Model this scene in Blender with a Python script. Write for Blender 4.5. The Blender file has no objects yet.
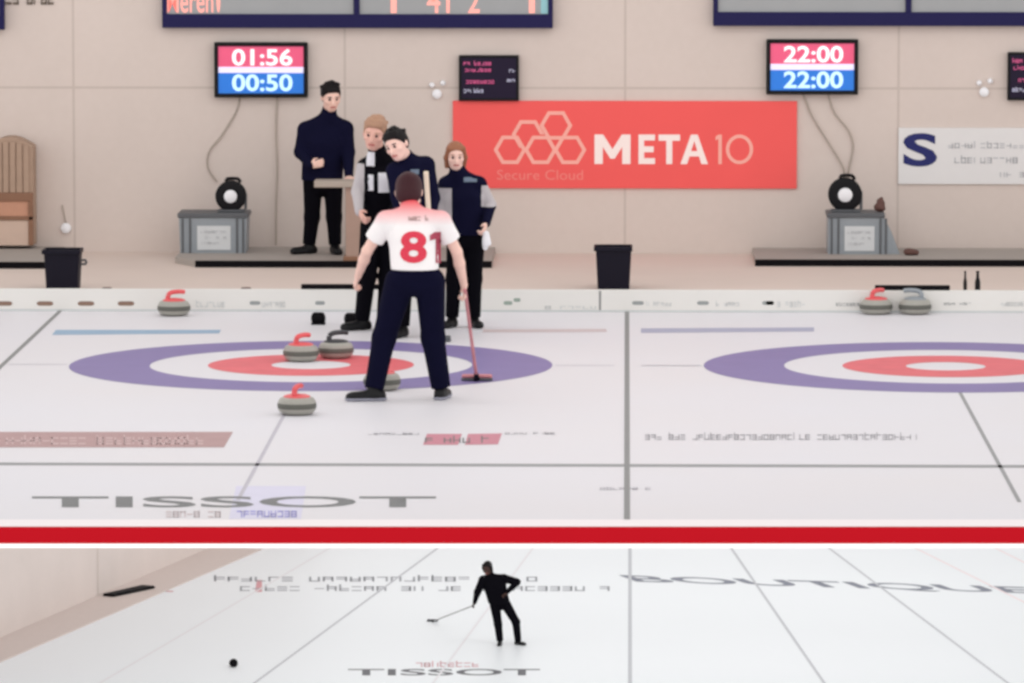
import bpy, bmesh, math, random
import numpy as np
from mathutils import Vector as V, Matrix
from mathutils.bvhtree import BVHTree
random.seed(7)
SC = bpy.context.scene
COL = SC.collection
# ------------------------------------------------------------------ camera
FPX, CAMH = 5600.0, 4.41
CX, CY = 512.0, 341.5
PITCH = math.atan(561.5 / FPX)
YAW = math.atan(115.0 / FPX * math.cos(PITCH))
cam_d = bpy.data.cameras.new('camera')
cam_d.sensor_width = 36.0
cam_d.lens = FPX * 36.0 / 1024.0
cam_d.clip_end = 500
cam = bpy.data.objects.new('camera', cam_d)
COL.objects.link(cam)
cam.location = (0, 0, CAMH)
cam.rotation_euler = (math.pi / 2 - PITCH, 0, YAW)
SC.camera = cam
CROT = cam.rotation_euler.to_matrix()


def ray(px, py):
    return CROT @ V(((px - CX) / FPX, -(py - CY) / FPX, -1.0))


def at(px, py, Y):
    """the point of depth Y seen in the photograph at (px, py)"""
    d = ray(px, py)
    return V((0, 0, CAMH)) + d * (Y / d.y)


def on(px, py, z=0.0):
    """the point of height z seen at (px, py)"""
    d = ray(px, py)
    return V((0, 0, CAMH)) + d * ((z - CAMH) / d.z)


# ------------------------------------------------------------------ materials
def lin(c):
    c = c / 255.0
    return c / 12.92 if c <= 0.04045 else ((c + 0.055) / 1.055) ** 2.4


MATS = {}


def mat(name, rgb, rough=0.6, spec=0.3, metal=0.0, var=0.05, scale=6.0, emit=0.0, rgb2=None):
    if name in MATS:
        return MATS[name]
    m = bpy.data.materials.new(name)
    m.use_nodes = True
    nt = m.node_tree
    b = nt.nodes['Principled BSDF']
    c = tuple(lin(v) for v in rgb)
    tc = nt.nodes.new('ShaderNodeTexCoord')
    nz = nt.nodes.new('ShaderNodeTexNoise')
    nz.inputs['Scale'].default_value = scale
    nz.inputs['Detail'].default_value = 4
    nt.links.new(tc.outputs['Object'], nz.inputs['Vector'])
    mx = nt.nodes.new('ShaderNodeMix')
    mx.data_type = 'RGBA'
    mx.inputs['A'].default_value = tuple(max(0, v * (1 - var)) for v in c) + (1,)
    c2 = tuple(lin(v) for v in rgb2) if rgb2 else c
    mx.inputs['B'].default_value = tuple(min(1, v * (1 + var)) for v in c2) + (1,)
    nt.links.new(nz.outputs['Fac'], mx.inputs['Factor'])
    nt.links.new(mx.outputs['Result'], b.inputs['Base Color'])
    b.inputs['Roughness'].default_value = rough
    b.inputs['Specular IOR Level'].default_value = spec
    b.inputs['Metallic'].default_value = metal
    if emit:
        b.inputs['Emission Color'].default_value = c + (1,)
        b.inputs['Emission Strength'].default_value = emit
    MATS[name] = m
    return m


def wall_mat(name, rgb, x_lines=(), z_lines=(), depth=0.10):
    """cast concrete: soft mottling and the fine joints between its panels"""
    m = mat(name, rgb, 0.85, 0.15, var=0.06, scale=0.9)
    nt = m.node_tree
    b = nt.nodes['Principled BSDF']
    src = b.inputs['Base Color'].links[0].from_socket
    geo = nt.nodes.new('ShaderNodeTexCoord')
    sep = nt.nodes.new('ShaderNodeSeparateXYZ')
    nt.links.new(geo.outputs['Object'], sep.inputs[0])
    fine = nt.nodes.new('ShaderNodeTexNoise')
    fine.inputs['Scale'].default_value = 14
    fine.inputs['Detail'].default_value = 6
    nt.links.new(geo.outputs['Object'], fine.inputs['Vector'])
    acc = None
    for ax, vals in (('X', x_lines), ('Z', z_lines)):
        for v in vals:
            c = nt.nodes.new('ShaderNodeMath')
            c.operation = 'COMPARE'
            nt.links.new(sep.outputs[ax], c.inputs[0])
            c.inputs[1].default_value = v
            c.inputs[2].default_value = 0.011
            if acc is None:
                acc = c
            else:
                a = nt.nodes.new('ShaderNodeMath')
                a.operation = 'MAXIMUM'
                nt.links.new(acc.outputs[0], a.inputs[0])
                nt.links.new(c.outputs[0], a.inputs[1])
                acc = a
    fm = nt.nodes.new('ShaderNodeMix')
    fm.data_type = 'RGBA'
    fm.blend_type = 'MULTIPLY'
    fm.inputs['B'].default_value = (0.86, 0.84, 0.82, 1)
    nt.links.new(src, fm.inputs['A'])
    mm = nt.nodes.new('ShaderNodeMath')
    mm.operation = 'MULTIPLY'
    mm.inputs[1].default_value = 0.35
    nt.links.new(fine.outputs['Fac'], mm.inputs[0])
    nt.links.new(mm.outputs[0], fm.inputs['Factor'])
    out = fm.outputs['Result']
    if acc is not None:
        jm = nt.nodes.new('ShaderNodeMix')
        jm.data_type = 'RGBA'
        jm.blend_type = 'MULTIPLY'
        jm.inputs['B'].default_value = (0.84, 0.83, 0.82, 1)
        js = nt.nodes.new('ShaderNodeMath')
        js.operation = 'MULTIPLY'
        js.inputs[1].default_value = 1.0
        nt.links.new(acc.outputs[0], js.inputs[0])
        nt.links.new(js.outputs[0], jm.inputs['Factor'])
        nt.links.new(out, jm.inputs['A'])
        out = jm.outputs['Result']
    nt.links.new(out, b.inputs['Base Color'])
    return m


M_ICE = mat('pebbled_ice', (226, 221, 223), 0.45, 0.2, var=0.02, scale=0.35, rgb2=(222, 222, 230))
M_ICE2 = mat('bright_ice', (230, 234, 238), 0.45, 0.2, var=0.015, scale=0.25)
M_CONC = mat('beige_concrete', (221, 205, 196), 0.8, 0.2, var=0.05, scale=1.2)
M_BLUE = mat('blue_ring_paint', (130, 117, 167), 0.5, 0.25, var=0.08, scale=3)
M_RED = mat('red_ring_paint', (222, 104, 112), 0.5, 0.25, var=0.16, scale=5)
M_LINE = mat('grey_line_paint', (150, 150, 152), 0.6, 0.2)
M_LINEF = mat('faint_line_paint', (190, 186, 196), 0.6, 0.2)
M_DIV = mat('divider_line_paint', (138, 138, 138), 0.6, 0.2)
M_WHITE = mat('white_board', (226, 224, 220), 0.5, 0.3, var=0.02)
M_LIP = mat('pinkish_white_lip', (247, 238, 240), 0.5, 0.3, var=0.01)
M_RAIL = mat('signal_red_paint', (170, 0, 20), 0.6, 0.1, var=0.02)
M_BLACK = mat('black_rubber', (8, 6, 11), 0.7, 0.12)
M_BLACKP = mat('black_plastic', (9, 8, 14), 0.5, 0.2)
M_BIN = mat('dark_navy_plastic', (14, 12, 30), 0.55, 0.2)
M_NAVY = mat('navy_frame_paint', (24, 20, 72), 0.5, 0.2)
M_BANR = mat('coral_red_vinyl', (243, 96, 94), 0.6, 0.2, var=0.05, scale=1.5)
M_BANT = mat('pinkish_white_print', (255, 236, 232), 0.6, 0.2, var=0.02)
M_BANP = mat('pale_pink_print', (252, 178, 166), 0.6, 0.2, var=0.03)
M_BANF = mat('faint_pink_print', (245, 138, 132), 0.6, 0.2, var=0.03)
M_SIGN = mat('pale_sign_board', (224, 222, 222), 0.6, 0.2, var=0.02)
M_SIGNT = mat('grey_sign_print', (186, 188, 192), 0.6, 0.2)
M_SIGNB = mat('dark_blue_print', (42, 46, 104), 0.6, 0.2)
M_GREY = mat('grey_plastic', (146, 152, 158), 0.5, 0.35, var=0.08)
M_GREYD = mat('dark_grey_plastic', (92, 94, 98), 0.5, 0.35, var=0.08)
M_LABEL = mat('pale_paper_label', (208, 210, 212), 0.7, 0.2)
M_HUB = mat('white_plastic', (240, 240, 244), 0.4, 0.4)
M_WOODL = mat('grey_brown_wood', (172, 146, 128), 0.7, 0.2, var=0.14, scale=9)
M_WOODR = mat('reddish_wood', (196, 146, 122), 0.7, 0.2, var=0.12, scale=9)
M_WOODP = mat('pale_wood_panel', (206, 180, 164), 0.7, 0.2, var=0.06, scale=9)
M_WOODD = mat('dark_wood', (140, 104, 84), 0.7, 0.2, var=0.12, scale=9)
M_TAB = mat('grey_laminate', (170, 158, 148), 0.6, 0.25)
M_TABB = mat('brown_board', (164, 138, 126), 0.65, 0.25, var=0.1)
M_MATT = mat('grey_mat_top', (170, 162, 156), 0.8, 0.15)
M_GRAN = mat('grey_granite', (160, 158, 150), 0.35, 0.4, var=0.25, scale=120)
M_GRAND = mat('dark_striking_band', (96, 96, 90), 0.6, 0.3, var=0.2, scale=90)
M_HANR = mat('red_handle_plastic', (226, 92, 96), 0.4, 0.4)
M_HANG = mat('dark_grey_handle_plastic', (60, 60, 64), 0.4, 0.4)
M_CABLE = mat('grey_cable', (172, 160, 150), 0.6, 0.3)
M_BROWN = mat('brown_leather', (96, 66, 60), 0.6, 0.3)
M_CREAM = mat('cream_fibre_shaft', (232, 214, 192), 0.5, 0.3)
M_PINKS = mat('pink_grey_shaft', (196, 128, 134), 0.5, 0.3, var=0.2, scale=14)
M_STEEL = mat('grey_shaft', (150, 150, 152), 0.4, 0.4)
# clothing and skin
M_SKIN = mat('fair_skin', (226, 176, 160), 0.6, 0.3, var=0.03)
M_SKIN2 = mat('pale_skin', (238, 198, 184), 0.6, 0.3, var=0.03)
M_EYE = mat('dark_eye', (50, 36, 34), 0.4, 0.4)
M_LIP2 = mat('lip', (190, 110, 104), 0.5, 0.3)
M_HBLK = mat('black_hair', (16, 10, 12), 0.6, 0.2, var=0.2, scale=60)
M_HBLO = mat('sandy_blond_hair', (168, 130, 106), 0.55, 0.3, var=0.15, scale=60)
M_HGIN = mat('ginger_brown_hair', (150, 98, 72), 0.55, 0.3, var=0.15, scale=60)
M_HRED = mat('dark_red_brown_hair', (52, 10, 20), 0.6, 0.3, var=0.25, scale=60)
M_NAVYC = mat('dark_navy_cloth', (15, 15, 40), 0.9, 0.08, var=0.15, scale=10)
M_NAVYT = mat('navy_trouser_cloth', (12, 12, 36), 0.9, 0.08, var=0.15, scale=10)
M_BLKC = mat('black_cloth', (8, 7, 14), 0.9, 0.08, var=0.15, scale=10)
M_GRYC = mat('light_grey_cloth', (186, 180, 182), 0.85, 0.15)
M_WHTC = mat('white_cloth_panel', (222, 222, 228), 0.85, 0.15)
M_SHOE = mat('black_shoe_leather', (7, 7, 12), 0.5, 0.3)
M_SOLE = mat('pale_shoe_sole', (150, 150, 164), 0.6, 0.3)
M_NUM = mat('red_number_print', (214, 62, 82), 0.7, 0.2)
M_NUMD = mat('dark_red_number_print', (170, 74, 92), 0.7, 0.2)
M_NAME = mat('brown_name_print', (150, 116, 112), 0.7, 0.2)
M_TEAL = mat('teal_grey_badge', (110, 124, 140), 0.7, 0.2)


def jersey_mat():
    """white jersey whose yoke is printed red, fading to white below the shoulders"""
    m = mat('white_jersey_red_yoke', (240, 236, 236), 0.85, 0.15, var=0.02)
    nt = m.node_tree
    b = nt.nodes['Principled BSDF']
    src = b.inputs['Base Color'].links[0].from_socket
    tc = nt.nodes.new('ShaderNodeTexCoord')
    sep = nt.nodes.new('ShaderNodeSeparateXYZ')
    nt.links.new(tc.outputs['Object'], sep.inputs[0])
    mr = nt.nodes.new('ShaderNodeMapRange')
    mr.inputs['From Min'].default_value = 1.255
    mr.inputs['From Max'].default_value = 1.43
    nt.links.new(sep.outputs['Z'], mr.inputs['Value'])
    mx = nt.nodes.new('ShaderNodeMix')
    mx.data_type = 'RGBA'
    mx.inputs['B'].default_value = (lin(226), lin(70), lin(78), 1)
    nt.links.new(src, mx.inputs['A'])
    nt.links.new(mr.outputs[0], mx.inputs['Factor'])
    nt.links.new(mx.outputs['Result'], b.inputs['Base Color'])
    return m


# ------------------------------------------------------------------ object helpers
def thing(name, label, cat, loc, group=None):
    o = bpy.data.objects.new(name, None)
    o.empty_display_size = 0.1
    COL.objects.link(o)
    o.location = loc
    o['label'] = label
    o['category'] = cat
    if group:
        o['group'] = group
    return o


def tag(o, label=None, cat=None, group=None, kind=None):
    for k, v in (('label', label), ('category', cat), ('group', group), ('kind', kind)):
        if v:
            o[k] = v
    return o


def root_of(o):
    while o.parent:
        o = o.parent
    return o


def link_mesh(name, me, materials, parent=None, base=None, smooth=False):
    """vertices come in world coordinates; they are made local to the thing's base"""
    if not isinstance(materials, (list, tuple)):
        materials = [materials]
    for m in materials:
        me.materials.append(m)
    o = bpy.data.objects.new(name, me)
    COL.objects.link(o)
    if parent:
        loc = root_of(parent).location
        me.transform(Matrix.Translation(-loc))
        o.parent = parent
    elif base is not None:
        me.transform(Matrix.Translation(-V(base)))
        o.location = base
    if smooth:
        me.polygons.foreach_set('use_smooth', [True] * len(me.polygons))
    me.update()
    return o


class MB:
    def __init__(s):
        s.bm = bmesh.new()

    def box(s, x0, x1, y0, y1, z0, z1, bev=0.0, seg=2, mi=0):
        vs = [s.bm.verts.new((x, y, z)) for x in (x0, x1) for y in (y0, y1) for z in (z0, z1)]
        fs = [(0, 1, 3, 2), (4, 6, 7, 5), (0, 4, 5, 1), (2, 3, 7, 6), (0, 2, 6, 4), (1, 5, 7, 3)]
        faces = [s.bm.faces.new([vs[i] for i in f]) for f in fs]
        for f in faces:
            f.material_index = mi
        if bev:
            es = {e for f in faces for e in f.edges}
            bmesh.ops.bevel(s.bm, geom=list(es), offset=bev, segments=seg, affect='EDGES', profile=0.5)
        return s

    def frustum(s, cx, cy, z0, z1, a0, b0, a1, b1, bev=0.0):
        """tapered box: half sizes a (x), b (y) at bottom 0 and top 1"""
        vs = []
        for x in (-1, 1):
            for y in (-1, 1):
                vs.append(s.bm.verts.new((cx + x * a0, cy + y * b0, z0)))
                vs.append(s.bm.verts.new((cx + x * a1, cy + y * b1, z1)))
        fs = [(0, 1, 3, 2), (4, 6, 7, 5), (0, 4, 5, 1), (2, 3, 7, 6), (0, 2, 6, 4), (1, 5, 7, 3)]
        faces = [s.bm.faces.new([vs[i] for i in f]) for f in fs]
        if bev:
            es = {e for f in faces for e in f.edges}
            bmesh.ops.bevel(s.bm, geom=list(es), offset=bev, segments=2, affect='EDGES', profile=0.5)
        return s

    def quad(s, pts, mi=0):
        f = s.bm.faces.new([s.bm.verts.new(p) for p in pts])
        f.material_index = mi
        return s

    def lathe(s, prof, c, axis='Z', n=40, cap=True):
        """profile of (radius, height) turned about an axis through c"""
        c = V(c)
        rings = []
        for r, h in prof:
            ring = []
            for i in range(n):
                a = 2 * math.pi * i / n
                if axis == 'Z':
                    p = V((r * math.cos(a), r * math.sin(a), h))
                elif axis == 'Y':
                    p = V((r * math.cos(a), h, r * math.sin(a)))
                else:
                    p = V((h, r * math.cos(a), r * math.sin(a)))
                ring.append(s.bm.verts.new(c + p))
            rings.append(ring)
        for a, b in zip(rings, rings[1:]):
            for i in range(n):
                s.bm.faces.new((a[i], a[(i + 1) % n], b[(i + 1) % n], b[i]))
        if cap:
            s.bm.faces.new(rings[0])
            s.bm.faces.new(rings[-1])
        return s

    def tube(s, pts, r, n=10, r2=None):
        pts = [V(p) for p in pts]
        r2 = r if r2 is None else r2
        rings = []
        for i, p in enumerate(pts):
            t = (pts[min(i + 1, len(pts) - 1)] - pts[max(i - 1, 0)]).normalized()
            ref = V((0, 0, 1)) if abs(t.z) < 0.9 else V((1, 0, 0))
            u = t.cross(ref).normalized()
            w = t.cross(u)
            rr = r + (r2 - r) * i / max(1, len(pts) - 1)
            rings.append([s.bm.verts.new(p + (u * math.cos(2 * math.pi * k / n) + w * math.sin(2 * math.pi * k / n)) * rr) for k in range(n)])
        for a, b in zip(rings, rings[1:]):
            for k in range(n):
                s.bm.faces.new((a[k], a[(k + 1) % n], b[(k + 1) % n], b[k]))
        s.bm.faces.new(rings[0])
        s.bm.faces.new(rings[-1])
        return s

    def prism(s, poly, y0, y1):
        """outline in x, z pushed through from y0 to y1"""
        a = [s.bm.verts.new((x, y0, z)) for x, z in poly]
        b = [s.bm.verts.new((x, y1, z)) for x, z in poly]
        s.bm.faces.new(a)
        s.bm.faces.new(b)
        n = len(poly)
        for i in range(n):
            s.bm.faces.new((a[i], a[(i + 1) % n], b[(i + 1) % n], b[i]))
        return s

    def build(s, name, materials, parent=None, base=None, smooth=False, sub=0):
        bmesh.ops.recalc_face_normals(s.bm, faces=s.bm.faces[:])
        me = bpy.data.meshes.new(name)
        s.bm.to_mesh(me)
        s.bm.free()
        o = link_mesh(name, me, materials, parent, base, smooth)
        if smooth:
            try:
                me.set_sharp_from_angle(angle=math.radians(40))
            except Exception:
                pass
        return o


def spline(pts, n=16):
    pts = [V(p) for p in pts]
    ext = [pts[0] * 2 - pts[1]] + pts + [pts[-1] * 2 - pts[-2]]
    out = []
    for i in range(1, len(ext) - 2):
        p0, p1, p2, p3 = ext[i - 1:i + 3]
        for k in range(n):
            t = k / n
            out.append(0.5 * ((2 * p1) + (p2 - p0) * t + (2 * p0 - 5 * p1 + 4 * p2 - p3) * t * t + (3 * p1 - p0 - 3 * p2 + p3) * t ** 3))
    out.append(pts[-1])
    return out


def text_mesh(txt, bold=0.0, extrude=0.0):
    """glyph outlines as a mesh in x, y with the bounding box moved to (0..w, 0..h)"""
    cu = bpy.data.curves.new('lettering', 'FONT')
    cu.body = txt
    cu.size = 1.0
    cu.offset = bold
    cu.extrude = extrude
    cu.resolution_u = 4
    ob = bpy.data.objects.new('lettering', cu)
    COL.objects.link(ob)
    bpy.context.view_layer.update()
    dg = bpy.context.evaluated_depsgraph_get()
    me = bpy.data.meshes.new_from_object(ob.evaluated_get(dg))
    bpy.data.objects.remove(ob)
    bpy.data.curves.remove(cu)
    xs = [v.co.x for v in me.vertices]
    ys = [v.co.y for v in me.vertices]
    x0, y0 = min(xs), min(ys)
    w, h = max(xs) - x0, max(ys) - y0
    for v in me.vertices:
        v.co.x = (v.co.x - x0) / w
        v.co.y = (v.co.y - y0) / h
    return me


def map_mesh(me, fn):
    for v in me.vertices:
        v.co = fn(v.co.x, v.co.y, v.co.z)
    me.update()
    return me


def wall_text(name, txt, x0, x1, z0, z1, Y, m, parent, bold=0.0):
    """printed lettering facing the ice: text stretched into a rectangle at depth Y"""
    me = map_mesh(text_mesh(txt, bold), lambda u, v, w: V((x0 + u * (x1 - x0), Y, z0 + v * (z1 - z0))))
    return link_mesh(name, me, m, parent)


def marks(n, seed, gap=0.25):
    """a row of illegible letter-like strokes in the unit square, as quads (u0, v0, u1, v1)"""
    rnd = random.Random(seed)
    out = []
    w = 1.0 / n
    t = w * 0.16
    for i in range(n):
        if rnd.random() < 0.12:
            continue
        a, b = i * w, (i + 1) * w - w * gap
        tall = 1.0 if rnd.random() < 0.3 else 0.72
        segs = [s for s in ('l', 'r', 't', 'm', 'b') if rnd.random() < 0.62] or ['l', 'b']
        if 'l' in segs: out.append((a, 0, a + t, tall))
        if 'r' in segs: out.append((b - t, 0, b, 0.72))
        if 't' in segs: out.append((a, 0.58, b, 0.72))
        if 'm' in segs: out.append((a, 0.3, b, 0.42))
        if 'b' in segs: out.append((a, 0, b, 0.14))
    return out


def wall_marks(name, n, seed, x0, x1, z0, z1, Y, m, parent):
    b = MB()
    for u0, v0, u1, v1 in marks(n, seed):
        X0, X1 = x0 + u0 * (x1 - x0), x0 + u1 * (x1 - x0)
        Z0, Z1 = z0 + v0 * (z1 - z0), z0 + v1 * (z1 - z0)
        b.quad([(X0, Y, Z0), (X1, Y, Z0), (X1, Y, Z1), (X0, Y, Z1)])
    return b.build(name, m, parent)


# ------------------------------------------------------------------ organic surfaces
class Blob:
    """smooth union of tapered, flattened capsules turned into one mesh"""

    def __init__(s):
        s.p = []

    def cap(s, a, b, ra, rb, k=0.02, cut=None):
        s.p.append((V(a), V(b), (ra, ra, ra), (rb, rb, rb), None, None, k, cut))
        return s

    def flat(s, a, b, ra, rb, W, D, k=0.03, cut=None):
        """radii are (along W, along D, along W x D)"""
        s.p.append((V(a), V(b), ra, rb, V(W).normalized(), V(D).normalized(), k, cut))
        return s

    def mesh(s, h, sub=None):
        lo = np.array([1e9] * 3)
        hi = -lo
        for a, b, ra, rb, W, D, k, cut in s.p:
            r = max(ra + rb) + k
            lo = np.minimum(lo, np.minimum(a, b) - r)
            hi = np.maximum(hi, np.maximum(a, b) + r)
        lo -= 4 * h
        n = np.ceil((hi + 4 * h - lo) / h).astype(int) + 1
        g = np.full(n, 1.0, np.float32)
        for a, b, ra, rb, W, D, k, cut in s.p:
            r = max(ra + rb) + k + 3 * h
            A, B = np.array(a), np.array(b)
            i0 = np.maximum(0, np.floor((np.minimum(A, B) - r - lo) / h).astype(int))
            i1 = np.minimum(n, np.ceil((np.maximum(A, B) + r - lo) / h).astype(int) + 1)
            ax = [(lo[i] + h * np.arange(i0[i], i1[i])).astype(np.float32) for i in range(3)]
            X, Y, Z = np.meshgrid(*ax, indexing='ij', sparse=True)
            ab = B - A
            L = float(ab @ ab)
            if L > 1e-12:
                t = np.clip(((X - A[0]) * ab[0] + (Y - A[1]) * ab[1] + (Z - A[2]) * ab[2]) / L, 0, 1)
            else:
                t = 0.0
            qx, qy, qz = X - A[0] - t * ab[0], Y - A[1] - t * ab[1], Z - A[2] - t * ab[2]
            if W is None:
                d = np.sqrt(qx * qx + qy * qy + qz * qz) - (ra[0] + (rb[0] - ra[0]) * t)
            else:
                U = W.cross(D).normalized()
                k0 = k1 = 0
                for vec, i in ((W, 0), (D, 1), (U, 2)):
                    c = qx * vec[0] + qy * vec[1] + qz * vec[2]
                    rr = ra[i] + (rb[i] - ra[i]) * t
                    k0 = k0 + (c / rr) ** 2
                    k1 = k1 + (c / rr ** 2) ** 2
                k0 = np.sqrt(k0)
                k1 = np.sqrt(k1) + 1e-9
                d = k0 * (k0 - 1) / k1
                d = np.where(k0 < 1e-3, -min(ra), d)
            if cut:
                for c, nn in cut:
                    d = np.maximum(d, (X - c[0]) * nn[0] + (Y - c[1]) * nn[1] + (Z - c[2]) * nn[2])
            sl = g[i0[0]:i1[0], i0[1]:i1[1], i0[2]:i1[2]]
            hh = np.maximum(k - np.abs(sl - d), 0) / k
            sl[...] = np.minimum(sl, d) - hh * hh * k * 0.25
        if sub:
            X, Y, Z = np.meshgrid(*[(lo[i] + h * np.arange(n[i])).astype(np.float32) for i in range(3)], indexing='ij', sparse=True)
            for c, nn in sub:
                g = np.maximum(g, (X - c[0]) * nn[0] + (Y - c[1]) * nn[1] + (Z - c[2]) * nn[2])
        S = g < 0
        cs = S[:-1, :-1, :-1].astype(np.int8)
        offs = [(i, j, k) for i in (0, 1) for j in (0, 1) for k in (0, 1)]
        cnt = np.zeros_like(cs)
        for i, j, k in offs:
            cnt += S[i:n[0] - 1 + i, j:n[1] - 1 + j, k:n[2] - 1 + k]
        act = (cnt > 0) & (cnt < 8)
        idx = np.argwhere(act)
        ids = np.full(act.shape, -1, np.int32)
        ids[act] = np.arange(len(idx))
        acc = np.zeros((len(idx), 3))
        num = np.zeros(len(idx))
        for o in offs:
            for axn in range(3):
                if o[axn]:
                    continue
                o2 = list(o)
                o2[axn] = 1
                v0 = g[idx[:, 0] + o[0], idx[:, 1] + o[1], idx[:, 2] + o[2]]
                v1 = g[idx[:, 0] + o2[0], idx[:, 1] + o2[1], idx[:, 2] + o2[2]]
                m = (v0 < 0) != (v1 < 0)
                t = np.where(m, v0 / np.where(m, v0 - v1, 1), 0)
                p = np.tile(np.array(o, float), (len(idx), 1))
                p[:, axn] = t
                acc += p * m[:, None]
                num += m
        verts = (idx + acc / num[:, None]) * h + lo
        quads = []
        for axn in range(3):
            o = [0, 0, 0]
            o[axn] = 1
            A = S[:n[0] - o[0], :n[1] - o[1], :n[2] - o[2]]
            Bq = S[o[0]:, o[1]:, o[2]:]
            e = np.argwhere(A != Bq)
            u, w = (axn + 1) % 3, (axn + 2) % 3
            ok = (e[:, u] > 0) & (e[:, w] > 0) & (e[:, u] < n[u] - 1) & (e[:, w] < n[w] - 1)
            e = e[ok]
            ins = A[e[:, 0], e[:, 1], e[:, 2]]
            q = []
            for du, dw in ((1, 1), (0, 1), (0, 0), (1, 0)):
                f = e.copy()
                f[:, u] -= du
                f[:, w] -= dw
                q.append(ids[f[:, 0], f[:, 1], f[:, 2]])
            q = np.stack(q, 1)
            q[~ins] = q[~ins][:, ::-1]
            quads.append(q)
        quads = np.concatenate(quads)
        quads = quads[(quads >= 0).all(1)]
        me = bpy.data.meshes.new('surface')
        me.vertices.add(len(verts))
        me.vertices.foreach_set('co', verts.astype(np.float32).ravel())
        me.loops.add(len(quads) * 4)
        me.loops.foreach_set('vertex_index', quads.astype(np.int32).ravel())
        me.polygons.add(len(quads))
        me.polygons.foreach_set('loop_start', np.arange(0, len(quads) * 4, 4, dtype=np.int32))
        me.update(calc_edges=True)
        me.validate()
        return me


def paint(me, tests):
    """material slots by place: tests is [(slot, function of a face centre)]"""
    for p in me.polygons:
        c = p.center
        for mi, f in tests:
            if f(c):
                p.material_index = mi
                break


def hand(B, w, d, n, thumb, s, curl):
    """palm, four unequal fingers and a side thumb; d along the hand, n where the palm faces"""
    d = d.normalized()
    n = (n - d * n.dot(d)).normalized()
    t = d.cross(n).normalized()
    if t.dot(thumb) < 0:
        t = -t
    B.flat(w, w + d * 0.085 * s, (0.028 * s, 0.02 * s, 0.024 * s), (0.040 * s, 0.014 * s, 0.016 * s), t, n, 0.012)
    for off, ln, cc in ((0.030, 0.070, 0.9), (0.010, 0.079, 1.0), (-0.010, 0.073, 1.08), (-0.030, 0.056, 1.2)):
        p = w + d * 0.088 * s + t * off * s
        a = math.radians(curl) * 0.45 * cc
        for seg, rr in ((0.45, 0.0095), (0.32, 0.0086), (0.23, 0.0076)):
            q = p + (d * math.cos(a) + n * math.sin(a)) * ln * seg * s
            B.cap(p, q, rr * s, rr * 0.93 * s, 0.005)
            p = q
            a += math.radians(curl) * cc
    p = w + d * 0.022 * s + t * 0.028 * s
    q = p + (d * 0.62 + t * 0.62 + n * 0.3).normalized() * 0.038 * s
    B.cap(p, q, 0.013 * s, 0.011 * s, 0.008)
    B.cap(q, q + (d * 0.9 + n * 0.5).normalized() * 0.030 * s, 0.0105 * s, 0.0085 * s, 0.005)


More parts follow.
